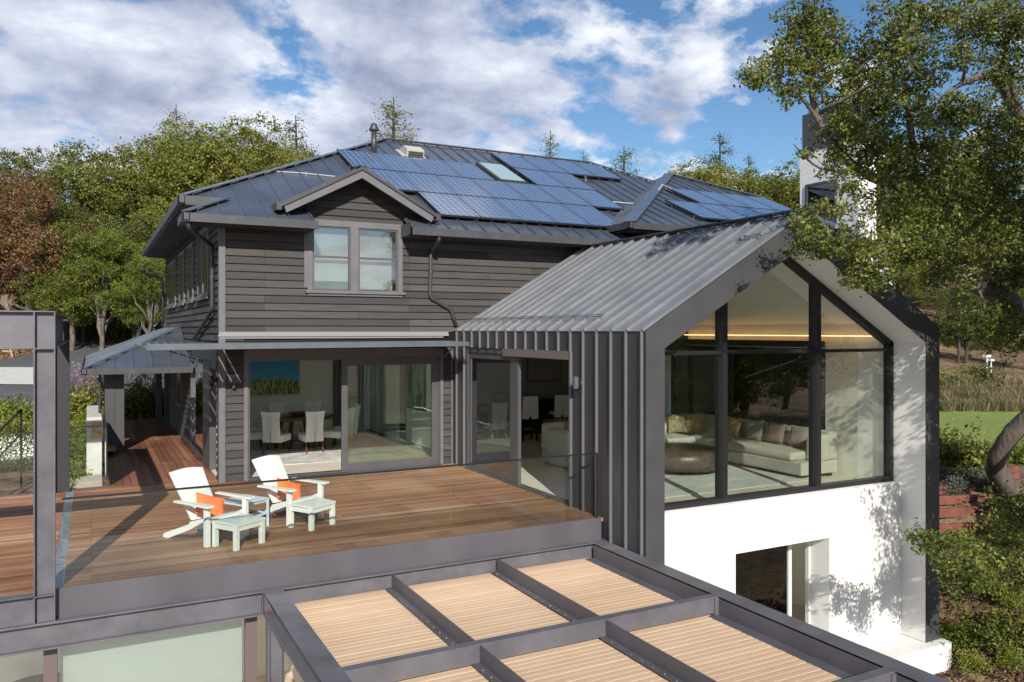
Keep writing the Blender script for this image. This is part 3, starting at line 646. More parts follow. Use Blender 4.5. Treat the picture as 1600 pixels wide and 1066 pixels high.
facing(mb, outer, inner, YG0); strip(mb, outer[1:], YG0, YG0+.5); mb.box(XW-.003, XW+.02, YG0, YG0+.03, -3.2, 2.985)
mb.box(XRW-.02, XRW, YG0+.001, 12.2, -2.79, 3.0)
mb.build('gable_frame', M_FRM, wing)
mb = MB(); strip(mb, inner, YG0+.012, 10.6); 
mb.build('white_reveal', mat('white_reveal_render', (.66, .645, .62), .8, var=.05, vscale=1.5, bump=.05), wing)
# glazed gable
gi = inner[::-1]   # left bottom, left eave, apex, right eave, right bottom
zs0 = .10
def zin(x): return gi[1][1]+(x-li)*(gi[2][1]-gi[1][1])/(XC-li) if x < XC else gi[3][1]+(ri-x)*(gi[2][1]-gi[3][1])/(ri-XC)
mb = MB(); t = .085; ya, yb_ = YG1-.08, YG1+.08
mb.box(li+.001, ri-.001, ya, yb_, zs0, zs0+t); mb.box(li+.001, li+t, ya, yb_, zs0+t, gi[1][1]); mb.box(ri-t, ri-.001, ya, yb_, zs0+t, gi[3][1])
mb.prism([(li+.001, ya, gi[1][1]), (XC, ya, gi[2][1]-.001), (XC, ya, gi[2][1]-t*1.3), (li+.001, ya, gi[1][1]-t*1.3)], (0, .16, 0))
mb.prism([(ri-.001, ya, gi[3][1]), (XC, ya, gi[2][1]-.001), (XC, ya, gi[2][1]-t*1.3), (ri-.001, ya, gi[3][1]-t*1.3)], (0, .16, 0))
for x in (9.43, 11.66): mb.box(x-.055, x+.055, ya-.015, yb_+.015, zs0+t, zin(x)-.06)
mb.box(li+t, 9.375, ya+.01, yb_-.01, 2.60, 2.66); mb.box(9.485, 11.605, ya+.01, yb_-.01, 2.60, 2.66); mb.box(11.715, ri-t, ya+.01, yb_-.01, 2.60, 2.66)
gw = mb.build('gable_window', M_BLK, wing)
for a, b in ((li+t, 9.375), (9.485, 11.605), (11.715, ri-t)):
    top = [(b, zin(b)-.1)] + ([(XC, zin(XC)-.1)] if a < XC < b else []) + [(a, zin(a)-.1)]
    mb = MB(); mb.poly([(x, YG1, z) for x, z in [(a, 2.66), (b, 2.66)]+top]); mb.build('pane', M_BIGG, gw)
    mb = MB(); mb.poly([(a, YG1, zs0+t), (b, YG1, zs0+t), (b, YG1, 2.60), (a, YG1, 2.60)]); mb.build('pane', M_BIGG, gw)
# white base wall with a deep window
YWW = 10.1
mb = MB(); mb.box(li+.002, 9.52, YWW, YWW+.5, -3.2, .1); mb.box(11.75, ri-.002, YWW, YWW+.5, -3.2, .1); mb.box(9.52, 11.75, YWW, YWW+.5, -.73, .1); mb.box(9.52, 11.75, YWW, YWW+.5, -3.2, -2.75)
mb.build('stucco_wall', M_STUC, wing, bevel=.006)
MB().box(11.7, 14.2, 9.42, 10.095, -4.5, -2.8).build('plinth', M_STUC, wing)
mb = MB(); frame_rect(mb, 9.53, 11.74, -2.74, -.74, .05, YWW+.42, YWW+.5); mb.box(11.2, 11.26, YWW+.42, YWW+.5, -2.69, -.79); lw = mb.build('lower_window', mat('pale_window_frame', (.6, .62, .6), .4), wing)
MB().box(9.58, 11.2, YWW+.45, YWW+.456, -2.69, -.79).build('pane', M_LOWW, lw)
mb = MB(); mb.box(8, 13.6, 14.6, 14.7, -3.0, -.3); mb.box(13.55, 13.65, 10.65, 14.6, -3, -.3); mb.box(8, 8.1, 10.65, 14.6, -3, -.3); mb.build('basement_wall', M_INT, wing)
MB().box(8, 13.6, 10.65, 14.6, -3.0, -2.95).build('basement_floor', M_FLOOR, wing)
MB().box(8, 13.6, 10.65, 14.6, -.45, -.4).build('basement_ceiling', M_CEIL, wing)
mb = MB(); frame_rect(mb, 11.8, 12.8, -1.9, -.8, .06, 14.55, 14.6); mb.build('basement_window_frame', M_STUC, wing); MB().box(11.86, 12.74, 14.585, 14.59, -1.84, -.86).build('basement_window_pane', mat('dark_garden_view', (.03, .05, .02), .3, var=.6, vscale=8), wing)
# door to the deck
X0 = XW
mb = MB(); mb.box(X0+.02, X0+.14, 15.92, 16.015, 0.026, 2.53); mb.box(X0+.02, X0+.14, 11.645, 16.015, 2.53, 2.635); mb.box(X0-.02, X0+.16, 11.645, 16.015, -.02, .025); mb.box(X0+.03, X0+.1, 13.62, 13.86, .025, 2.53)
mb.box(X0+.02, X0+.14, 11.645, 11.70, .025, 2.53)
sd_ = mb.build('deck_door', M_DFR, wing)
mb = MB(); frame_rect_x(mb, 13.86, 15.92, .03, 2.52, .11, X0+.04, X0+.09); dl = mb.build('door_leaf', M_DFR, sd_); MB().box(X0+.06, X0+.067, 13.97, 15.81, .14, 2.41).build('pane', M_GREEN, dl)
mb = MB(); frame_rect_x(mb, 13.7, 15.8, .03, 2.5, .07, X0+.11, X0+.14); dl = mb.build('door_leaf', M_DFR, sd_); MB().box(X0+.122, X0+.128, 13.77, 15.73, .1, 2.43).build('pane', M_GLASS, dl)
MB().box(X0-.035, X0+.05, 11.64, 14.15, 2.50, 2.645).build('screen_housing', mat('bronze_housing', (.15, .125, .115), .5), sd_)
# interior shell
mb = MB(); lo = .13
mb.poly([(XW+.12, YG1+.08, 3.0-.1), (XC, YG1+.08, ZRW-lo-.04), (XC, 16.9, ZRW-lo-.04), (XW+.12, 16.9, 3.0-.1)]); mb.poly([(XC, YG1+.08, ZRW-lo-.04), (13.75, YG1+.08, 3.12), (13.75, 16.9, 3.12), (XC, 16.9, ZRW-lo-.04)])
mb.box(7.4, 13.8, 16.95, 21.9, 2.78, 2.82)
mb.build('white_ceiling', M_CEIL, wing)
mb = MB(); mb.box(XW+.121, XW+.14, YG1+.08, 11.62, 0, 3.0); mb.box(XW+.121, XW+.14, 11.62, 16.9, 2.65, 3.0); mb.box(13.72, 13.9, YG1+.08, 11.9, 0, 3.13); mb.box(13.72, 13.9, 11.9, 17.2, 2.62, 3.13); mb.box(13.72, 13.9, 17.2, 21.9, 0, 2.8)
mb.prism([(XW+.13, 16.9, 2.79), (13.75, 16.9, 2.79), (13.75, 16.9, 3.12), (XC, 16.9, ZRW-.15), (XW+.13, 16.9, 2.95)], (0, .04, 0))
mb.box(11.9, 13.72, 17.1, 17.2, 0, 2.79)
mb.build('interior_wall', M_INT, wing)
MB().box(7.65, 13.9, 21.8, 21.9, 0, 2.8).build('far_wall', M_INTD, wing)
mb = MB(); mb.box(XW+.12, 14.0, 10.6, 21.9, -.2, .004); mb.box(XW+.12, ri-.001, YG1-.0, 10.6, 0.0, .105); mb.build('floor', M_FLOOR, wing)
MB().box(13.60, 13.64, 10.6, 16.8, 2.88, 2.90).build('light_strip', emis('warm_strip_light', (1, .52, .22), 2.4), wing)
mb = MB(); mb.box(13.50, 13.70, 11.9, 17.0, 2.64, 2.78); mb.build('blind_cassette', M_BLK, wing)
# big glass doors in the right wall
mb = MB()
for y in (11.93, 13.35, 14.8, 16.3, 17.0): mb.box(13.76, 13.86, y-.045, y+.045, .02, 2.62)
mb.box(13.76, 13.86, 11.9, 17.05, 2.54, 2.62); mb.box(13.76, 13.86, 11.9, 17.05, 0.0, .06); cd = mb.build('courtyard_door', M_BLK, wing)
MB().box(13.80, 13.806, 11.97, 16.96, .06, 2.54).build('pane', M_GREEN, cd)

# ------------------------------------------------------------ white annex with the chimney
annex = thing('white_annex', 'white rendered annex with low metal roof behind the glass wing', 'building', (17.2, 15.6, 0))
mb = MB(); mb.box(17.2, 20, 16.2, 19.6, -1, 5.3); mb.build('wall', M_STUC, annex)
mb = MB(); rf = [(16.7, 15.9, 5.3), (20, 15.9, 5.3), (20, 19.9, 6.4), (16.7, 19.9, 6.4)]; mb.poly(rf); mb.poly([(16.7, 15.9, 5.3), (16.7, 19.9, 6.4), (16.7, 19.9, 5.2), (16.7, 15.9, 5.2)]); ribs(mb, rf, (1, 0, 0), (0, 4.0, 1.1), .43); mb.box(16.65, 20, 15.8, 15.92, 5.15, 5.3); mb.build('roof', M_ROOF, annex)
for y in (16.3, 17.8):
    mb = MB(); frame_rect_x(mb, y, y+.9, .6, 2.3, .06, 17.15, 17.2); w = mb.build('window', M_BLK, annex); MB().box(17.17, 17.175, y+.06, y+.84, .66, 2.24).build('pane', M_GREEN, w)
ch = thing('chimney', 'tall white rendered chimney with dark metal cap half hidden by the oak', 'chimney', (20, 16.15, 0))
mb = MB(); mb.box(20.0, 20.78, 15.2, 18.35, 3, 8.45) if False else mb.box(20.0, 20.78, 16.15, 18.35, 0, 8.6); mb.prism([(20.78, 16.15, 5.9), (21.5, 16.15, 4.55), (21.5, 16.15, 0), (20.78, 16.15, 0)], (0, 2.2, 0)); mb.build('shaft', M_STUC, ch)
MB().box(20.05, 20.73, 16.2, 18.3, 8.6, 9.85).build('metal_cap', M_GUT, ch)
mb = MB(); frame_rect_x(mb, 16.9, 18.1, 6.2, 7.6, .08, 19.95, 20.0); w = mb.build('chimney_window', M_GUT, ch); MB().box(19.985, 19.99, 16.98, 18.02, 6.28, 7.52).build('pane', M_GREEN, w)

# ------------------------------------------------------------ deck and steelwork
YD = 10.68
struct(MB().box(-.29, 7.25, YD, 16.72, -.05, 0).box(-.29, XS, 16.72, 17.25, -.05, 0), 'deck', M_DECK, 'brown hardwood terrace deck with boards running along the house', 'deck')
struct(MB().box(-9, -.42, YD, 17.1, -.05, 0), 'deck', M_DECK, 'hardwood deck boards left of the steel portal', 'deck')
struct(MB().box(-.42, -.29, YD, 17.1, -.05, -.004), 'deck_channel', mat('zinc_channel', (.34, .38, .40), .4, .6, var=.4, vscale=8), 'narrow zinc drain channel across the deck beside the steel posts', 'drain channel')
struct(MB().box(.3, XS, 17.25, 31.3, -.06, -.012), 'walkway', M_WALK, 'red brown timber walkway running back along the side of the house', 'walkway')
struct(MB().box(-.7, .298, 17.1, 17.42, -.4, -.012), 'deck_step', M_WALK, 'short timber step at the end of the deck by the gravel', 'step')
fr = thing('deck_steelwork', 'grey steel edge plate and beams carrying the front of the deck', 'steel frame', (2, 10.6, -.6))
mb = MB(); mb.box(-.362, XW-.05, YD-.03, YD-.002, -.33, .012); mb.build('fascia_plate', M_PLATE, fr)
mb = MB(); mb.box(-9, XW, YD-.16, YD-.0, -.345, -.33); mb.box(-9, XW, YD-.08, YD-.06, -.62, -.345); mb.box(-9, 1.95, YD-.16, YD+.02, -.635, -.62)
mb.box(XW-.08, XW-.06, YD-.155, YD-.08, -.62, -.345); mb.box(1.93, 1.945, YD-.155, YD-.08, -.62, -.345); mb.box(-.60, -.33, YD-.165, YD-.0, -.33, -.322)
mb.build('edge_beam', M_STEEL, fr, bevel=.003)
mb = MB(); mb.box(-9, -.57, YD-.15, YD-.002, -.012, .0); mb.box(-9, -.57, YD-.06, YD-.04, -.33, -.012); mb.build('upper_edge_beam', M_STEEL, fr)
pf = thing('steel_portal', 'tall open steel portal frame of I-beams at the left of the deck', 'steel frame', (-.46, YD, 0))
def ipost(x0, x1, y0, y1, z0, z1):
    mb = MB(); mb.box(x0, x0+.014, y0, y1, z0, z1); mb.box(x1-.014, x1, y0, y1, z0, z1); mb.box(x0+.014, x1-.014, (y0+y1)/2-.006, (y0+y1)/2+.006, z0, z1); return mb
ym = YD-.15
mb = ipost(-.58, -.365, ym, ym+.15, -.322, 3.225)
for z in (-.012, 2.80): mb.box(-.566, -.379, ym, ym+.15, z-.012, z)
mb.build('post', M_STEEL, pf)
mb = MB(); mb.box(-9, -.58, ym, ym+.15, 3.21, 3.225); mb.box(-9, -.58, ym, ym+.15, 2.795, 2.81); mb.box(-9, -.58, ym+.068, ym+.08, 2.81, 3.21); mb.box(-.566, -.379, ym, ym+.15, 3.21, 3.225); mb.build('front_beam', M_STEEL, pf)
mb = MB(); mb.box(-.58, -.42, ym+.15, 17.0, 3.212, 3.225); mb.box(-.58, -.365, ym+.15, 17.0, 2.795, 2.81); mb.box(-.42, -.365, ym+.15, 17.0, 3.212, 3.225); mb.box(-.478, -.466, ym+.15, 17.0, 2.81, 3.21); mb.build('side_beam', M_STEEL, pf)
ipost(-.60, -.36, 17.0, 17.18, -.3, 3.225).build('post', mat('shaded_steel', (.022, .022, .028), .5), pf)  # rear post: its shade is put into the near-black steel colour
mb = MB(); mb.box(-9, -.6, 17.02, 17.17, 3.21, 3.224); mb.box(-9, -.6, 17.02, 17.17, 2.796, 2.81); mb.box(-9, -.6, 17.085, 17.1, 2.81, 3.21); mb.build('rear_beam', M_STEEL, pf)
MB().box(-9, .28, 17.12, 17.2, -.35, .01).build('sill_channel', M_PLATE, pf)
# glass railings
def railing(label, pts, seams, posts=()):
    t = thing('glass_railing', label, 'railing', pts[0])
    mb = MB()
    for i in range(len(pts)-1): mb.beam(Vector(pts[i])+Vector((0, 0, 1.03)), Vector(pts[i+1])+Vector((0, 0, 1.03)), .03, .022)
    mb.build('top_rail', M_LINE, t)
    for i in range(len(pts)-1):
        a, b = Vector(pts[i]), Vector(pts[i+1]); ts = [0]+list(seams[i])+[1]
        for k in range(len(ts)-1):
            p, q = a.lerp(b, ts[k]+.001), a.lerp(b, ts[k+1]-.001)
            MB().prism([p, q, q+Vector((0, 0, 1.015)), p+Vector((0, 0, 1.015))], (Vector((0, 0, 1)).cross(b-a).normalized()*.010)).build('glass_panel', M_RAILG, t)
    if posts: 
        mb = MB()
        for p in posts: mb.box(p[0]-.012, p[0]+.012, p[1]-.012, p[1]+.012, p[2], p[2]+1.03)
        mb.build('post', M_LINE, t)
s1 = (at(424, 800, y=YD).x+.3)/7.45; s2 = (at(705, 800, y=YD).x+.3)/7.45
railing('frameless glass railing with thin dark top rail along the front edge of the deck', [(-.30, YD+.02, .01), (7.15, YD+.02, .01)], [(s1, s2)], [(7.15, YD+.02, .01)])
railing('frameless glass railing with thin rail behind the portal, facing the garden', [(-8, 17.16, .1), (-.62, 17.16, .1)], [(.3, .6, .8)])
railing('short glass railing turning along the edge of the walkway by the porch post', [(-.34, 17.16, .15), (.26, 17.2, .15), (.26, 21.9, -.1)], [(), (.5,)], [(.26, 17.2, .13)])
st = thing('stair_handrail', 'sloping thin metal handrail of the garden stair beyond the glass railing', 'handrail', (-2, 17.8, -.5))
MB().tube([(-2.6, 17.9, -.1), (-1.3, 19.6, 1.35)], .022, 8).build('rail', M_LINE, st)
MB().tube([(-2.5, 17.95, -.5), (-1.25, 19.6, .9)], .018, 8).build('rail', M_LINE, st)
MB().tube([(-1.3, 19.6, -.3), (-1.3, 19.6, 1.35)], .022, 8).build('post', M_LINE, st)

# pergola
pg = thing('pergola', 'steel framed pergola with cedar louvre panels projecting below the deck', 'pergola', (2.06, 10.5, -.6))
def ibeam_y(x0, x1, y0, y1, zt, h, web=None):
    mb = MB(); xm = (x0+x1)/2; mb.box(x0, x1, y0, y1, zt-.014, zt); mb.box(xm-.006, xm+.006, y0, y1, zt-h+.014, zt-.014); mb.box(x0, x1, y0, y1, zt-h, zt-h+.014); return mb
zt = -.33; yE = .6
ibeam_y(1.94, 2.19, yE, YD-.16, zt, .30).build('main_beam', M_STEEL, pg, bevel=.003)
ibeam_y(6.97, 7.22, yE, YD-.16, zt, .30).build('main_beam', M_STEEL, pg, bevel=.003)
for y0 in (7.70, 5.20, 2.70):
    mb = MB(); mb.box(2.192, 6.968, y0, y0+.12, zt-.21, zt-.004); mb.box(6.9, 6.968, y0-.02, y0+.14, zt-.25, zt-.02); mb.build('cross_beam', M_STEEL, pg, bevel=.004)
bays = ((7.82, YD-.17), (5.32, 7.70), (2.82, 5.20))
for (a, b) in bays:
    for x in (3.66, 5.27):
        mb = MB(); mb.box(x-.006, x+.006, a, b, zt-.20, zt-.012); o = mb.box(x-.10, x-.006, a, b, zt-.205, zt-.196).build('purlin', M_PLATE, pg)
        y = a+.1
        while y < b-.05:
            MB().lathe([(.009, 0), (.009, .006), (.004, .008)], (x-.055, y, zt-.196), 8).build('bolt', M_CHROME, o); y += .19
mb = MB()
for (a, b) in bays: mb.box(6.80, 6.97, a, b, zt-.235, zt-.225); mb.box(6.955, 6.968, a, b, zt-.225, zt-.03)
mb.build('ledger', M_PLATE, pg)
for (a, b) in bays:
    for (p, q) in ((2.195, 3.615), (3.70, 5.22), (5.31, 6.87)):
        mb = MB(); y = min(b+.11, YD-.095)
        while y > a-.06:
            w = .094; z = zt-.235+.010*math.sin(y*37.7)*.15
            prof = [(0, -.03), (0, .0), (.012, .005), (.05, .006), (.088, .0045), (.0985, .0), (.0985, -.03)]
            mb.prism([(p, y-d_, z+h_) for d_, h_ in prof][::-1], (q-p+random.uniform(-.01, .01), 0, 0)); y -= .098
        mb.build('louvre_panel', M_LOUV, pg)
mb = MB()
for x in (2.62, 4.4, 6.1): mb.box(x-.02, x+.02, .7, YD-.2, zt-.32, zt-.275)
mb.build('louvre_batten', M_PLATE, pg)
ipost(1.965, 2.165, 10.30, 10.50, -3.3, zt-.3).build('post', M_STEEL, pg)
mb = MB(); mb.box(2.05, 2.06, 9.5, 10.3, -.95, zt-.3); mb.build('gusset', M_STEEL, pg) if False else None
# lower storey glazing
lo_ = thing('lower_glass_wall', 'lower storey glass wall with bronze mullions under the deck beam', 'window wall', (0, 10.9, -3.3))
mb = MB()
for px in (79, 392): x = at(px, 1000, y=10.8).x; mb.box(x-.07, x+.07, 10.75, 10.9, -3.3, -.64)
mb.box(-9, 2.0, 10.77, 10.87, -.70, -.64); mb.build('mullion', mat('bronze_mullion', (.13, .095, .095), .5), lo_)
x1 = at(79, 1000, y=10.8).x; x2 = at(392, 1000, y=10.8).x
def shade_mat():
    m = bpy.data.materials.new('sheer_roller_shade'); m.use_nodes = True; nt = m.node_tree; nt.nodes.clear(); o = N(nt, 'ShaderNodeOutputMaterial'); d = N(nt, 'ShaderNodeBsdfDiffuse'); d.inputs[0].default_value = (.64, .66, .65, 1)
    t = N(nt, 'ShaderNodeBsdfTransparent'); tl = N(nt, 'ShaderNodeBsdfTranslucent'); tl.inputs[0].default_value = (.82, .85, .84, 1); a = N(nt, 'ShaderNodeMixShader'); a.inputs[0].default_value = .3; b = N(nt, 'ShaderNodeMixShader'); b.inputs[0].default_value = .42
    nt.links.new(d.outputs[0], a.inputs[1]); nt.links.new(tl.outputs[0], a.inputs[2]); nt.links.new(a.outputs[0], b.inputs[1]); nt.links.new(t.outputs[0], b.inputs[2]); nt.links.new(b.outputs[0], o.inputs[0]); return m
M_SHADE = shade_mat()
M_LOWG = glassmat('low_iron_glass', (.93, .97, .95), 1.5)
MB().box(x1+.07, x2-.07, 10.82, 10.828, -3.27, -.7).build('pane', M_LOWG, lo_); MB().box(x1-2.5, x1-.07, 10.84, 10.848, -3.27, -.7).build('pane', M_LOWG, lo_)
MB().box(x1+.09, x2-.09, 10.93, 10.932, -3.2, -.72).build('roller_shade', M_SHADE, lo_)
lr = thing('lower_room', 'pale lower storey room with white walls seen under the deck', 'room', (0, 12, -3.27))
mb = MB(); mb.box(-9, 7.2, 14.9, 15.0, -3.27, -.65); mb.box(3.2, 3.3, 11.0, 14.9, -3.27, -.65); mb.build('wall', M_INT, lr)
MB().box(-9, 7.2, 10.95, 14.9, -3.265, -3.24).build('floor', mat('tan_floor', (.62, .50, .38), .5, var=.08), lr)
MB().box(-9, 7.2, 10.9, 15, -.66, -.645).build('ceiling', M_CEIL, lr)
M_LFRM = M_BLACK

# ------------------------------------------------------------ roof things: panels, vents, pipes
M_PVF = mat('panel_frame', (.05, .05, .055), .4, .6)
def pvmat():
    m = bpy.data.materials.new('solar_cells'); m.use_nodes = True; nt = m.node_tree; L = nt.links; p = nt.nodes['Principled BSDF']
    tc = N(nt, 'ShaderNodeTexCoord'); sp = N(nt, 'ShaderNodeSeparateXYZ'); L.new(tc.outputs['Object'], sp.inputs[0])
    def lines(c, per, wd, off=0):
        a = mth(nt, 'FRACT', mth(nt, 'DIVIDE', mth(nt, 'ADD', c, off), per)); a = mth(nt, 'ABSOLUTE', mth(nt, 'SUBTRACT', a, .5)); return mth(nt, 'GREATER_THAN', a, .5-wd/per/2)
    x, y = sp.outputs[0], sp.outputs[1]
    g = mth(nt, 'MAXIMUM', lines(x, .157, .012, -.026), lines(y, .162, .012, -.018))
    oi = N(nt, 'ShaderNodeObjectInfo'); vo = N(nt, 'ShaderNodeTexVoronoi'); vo.inputs['Scale'].default_value = 6.3; L.new(tc.outputs['Object'], vo.inputs['Vector'])
    c = ramp(nt, mth(nt, 'ADD', mth(nt, 'MULTIPLY', vo.outputs['Color'], .6), mth(nt, 'MULTIPLY', oi.outputs['Random'], .4)), [(.1, (.02, .05, .13)), (.9, (.045, .10, .21))])
    mx = N(nt, 'ShaderNodeMixRGB'); L.new(g, mx.inputs[0]); L.new(c, mx.inputs[1]); mx.inputs[2].default_value = (.50, .55, .64, 1)
    m2 = N(nt, 'ShaderNodeMixRGB'); L.new(mth(nt, 'MULTIPLY', lines(y, .054, .004, 0), .45), m2.inputs[0]); L.new(mx.outputs[0], m2.inputs[1]); m2.inputs[2].default_value = (.35, .42, .55, 1)
    L.new(m2.outputs[0], p.inputs['Base Color']); p.inputs['Roughness'].default_value = .32; p.inputs['Coat Weight'].default_value = .9; p.inputs['Coat Roughness'].default_value = .06
    return m
M_PV = pvmat()
def make_panel():
    t = thing('solar_panel', 'x x x x', 'solar panel')
    mb = MB(); frame_rect(mb, 0, 1, 0, 1, .02, 0, 1); mb = MB()
    for a in ((0, .995, 0, .018), (0, .995, 1.642, 1.66), (0, .018, .018, 1.642), (.977, .995, .018, 1.642)): mb.box(a[0], a[1], a[2], a[3], -.04, .004)
    mb.build('frame', M_PVF, t)
    MB().box(.018, .977, .018, 1.642, -.012, 0).build('cell_sheet', M_PV, t)
    for x in (.02, .93):
        for y in (.3, 1.3): MB().box(x, x+.05, y, y+.05, -.13, -.04).build('mount', M_CHROME, t)
    return t
proto = make_panel(); used = False
ANG = math.atan(.5); ANG2 = math.atan(.45)
rowname = ['lowest row', 'second row', 'third row', 'topmost row']
def place(x, y, m, y0, z0, label, group):
    global used
    z = z0+m*(y-y0)+.14
    o = proto if not used else dup(proto); used = True
    o.location = (x, y, z); o.rotation_euler = (math.atan(m), 0, 0); o['label'] = label; o['group'] = group
ORD = ['leftmost', 'second from left', 'third from left', 'fourth from left', 'fifth from left', 'sixth from left', 'rightmost']
rows = [(16.62, 6.94, 5, 'in the lowest row above the gutter'), (18.13, 6.0, 7, 'in the second row of the main roof'), (19.64, 5.80, 4, 'in the third row left of the skylight'), (19.64, 11.12, 2, 'in the third row right of the skylight'), (21.15, 11.12, 4, 'in the topmost row under the ridge')]
for y, x, n, nm in rows:
    for i in range(n):
        q = ORD[i] if i < n-1 else 'rightmost'
        place(x+i*1.004, y, .5, 16.1, 5.2, f'blue solar panel, {q} {nm}', 'blue solar panels on the main roof')
for y, x, n, nm in [(16.32, 14.2, 6, 'in the lower row on the right hip roof'), (17.86, 15.5, 4, 'in the upper row on the right hip roof')]:
    for i in range(n):
        q = ORD[i] if i < n-1 else 'rightmost'
        place(x+i*1.004, y, .45, 15.8, 5.6, f'blue solar panel, {q} {nm}', 'blue solar panels on the hip roof block')
def onroof(x, y): return 5.2+.5*(y-16.1)
# skylight
t = thing('skylight', 'tilted roof skylight with milky pane between the solar panels', 'skylight', (10, 20, 7.2))
p = [Vector((x, y, onroof(x, y)+.02)) for x, y in ((9.98, 19.78), (10.86, 19.78), (10.86, 21.35), (9.98, 21.35))]
n_ = Vector((0, -.447, .894)); mb = MB(); i_ = .07
mb.prism(p, n_*.12)
mb.build('frame', M_GUT, t)
q = [p[0]+Vector((i_, i_, i_*.5)), p[1]+Vector((-i_, i_, i_*.5)), p[2]+Vector((-i_, -i_, -i_*.5)), p[3]+Vector((i_, -i_, -i_*.5))]
MB().prism([a+n_*.122 for a in q], n_*.012).build('pane', mat('skylight_pane', (.42, .56, .54), .08, coat=1), t)
# roof vent
t = thing('roof_vent', 'boxy off-white roof vent with louvred front above the solar panels', 'roof vent', (7.9, 21.6, 8))
def rv(x, y, h): return Vector((x, y, onroof(x, y)+h))
mb = MB(); mb.prism([rv(7.78, 21.3, .02), rv(8.5, 21.3, .02), rv(8.5, 22.1, .02), rv(7.78, 22.1, .02)], n_*.03); M_VENT = mat('vent_white', (.42, .40, .37), .5, var=.05); mb.build('flashing', M_VENT, t)
mb = MB(); prof = [(21.42, .04), (21.42, .38), (21.85, .62), (22.2, .40), (22.2, .0)]
zf = onroof(0, 21.42)
mb.prism([(7.88, 21.42, zf), (7.88, 21.36, zf+.26), (7.88, 21.65, zf+.42), (7.88, 22.0, onroof(0, 22.0)+.1), (7.88, 22.0, onroof(0, 22.0))], (.52, 0, 0)); hb = mb.build('hood', M_VENT, t)
mb = MB(); 
for k in range(3): mb.box(7.92, 8.36, 21.335+.012*(3-k)*.3, 21.40, zf+.06+k*.06, zf+.085+k*.06)
mb.build('louvre', M_FRM, hb)
def pipe(x, y, h, r, cap, label):
    t = thing('vent_pipe', label, 'vent pipe', (x, y, onroof(x, y)))
    MB().tube([(x, y, onroof(x, y)-.1), (x, y, onroof(x, y)+h)], r, 12).build('pipe', M_SPOUT, t, True)
    if cap: MB().lathe([(r, 0), (r*1.9, .03), (r*1.9, .07), (r*1.2, .16), (r*1.2, .2), (r*.5, .24)], (x, y, onroof(x, y)+h-.02), 14).build('cap', M_SPOUT, t, True)
pipe(7.02, 21.7, .60, .075, True, 'dark roof flue with flared cap standing above the solar panels')
pipe(13.25, 20.45, .35, .045, False, 'short plain grey vent pipe at the right edge of the panels')
cd_ = thing('roof_conduit', 'thin pale conduit crossing the left hip of the main roof', 'conduit', (3, 19, 6.7))
cq = at(478, 271, y=19.1)
MB().tube([at(392, 283, y=20.6), at(415, 271, y=19.4), at(428, 267.5, y=19.1), cq, at(526, 276, y=19.1)], .012, 6).build('pipe', mat('conduit_white', (.5, .5, .5), .4), cd_)
MB().box(cq.x-.02, cq.x+.02, 19.08, 19.14, cq.z-.1, cq.z+.03).build('clamp', M_CHROME, cd_)
cd_ = thing('roof_conduit', 'thin pale conduit running from the main panels over the valley to the hip roof', 'conduit', (13, 19, 7))
MB().tube([(12.9, 18.9, onroof(0, 18.9)+.07), (14.35, 18.9, onroof(0, 18.9)+.08), (15.3, 19.35, 7.42), (15.7, 19.3, 7.28)], .013, 6).build('pipe', MATS['conduit_white'], cd_)

# ------------------------------------------------------------ wall lights
t = thing('wall_light', 'small square wall light with down tube left of the dining room door', 'wall light', (2.5, 16.66, 2.0))
MB().box(2.41, 2.59, YF-.05, YF-.018, 1.95, 2.13).build('back_plate', M_TRIM, t, bevel=.004); MB().tube([(2.5, YF-.085, 1.86), (2.5, YF-.085, 2.06)], .035, 12).build('shade', M_GUT, t); MB().box(2.48, 2.52, YF-.08, YF-.05, 1.98, 2.02).build('arm', M_GUT, t)
p = at(907, 598, x=XW-.02)
t = thing('wall_light', 'small round wall light on the metal cladding beside the open wing door', 'wall light', p)
mb = MB(); mb.lathe([(.07, 0), (.07, .03)], (0, 0, 0), 20); mb.xf(Matrix.Translation(p) @ Matrix.Rotation(R(-90), 4, 'Y')); mb.build('back_plate', M_CHROME, t); MB().box(p.x-.13, p.x-.06, p.y-.03, p.y+.03, p.z-.1, p.z+.1).build('shade', M_STEEL, t, bevel=.005)
t = thing('wall_light', 'small dark wall light on the side corner of the house', 'wall light', (2.2, 17.0, 2.0))
MB().box(2.17, 2.25, 17.0, 17.08, 1.95, 2.05).build('back_plate', M_BLACK, t); MB().tube([(2.13, 17.04, 1.88), (2.13, 17.04, 2.1)], .04, 10).build('shade', M_BLACK, t)

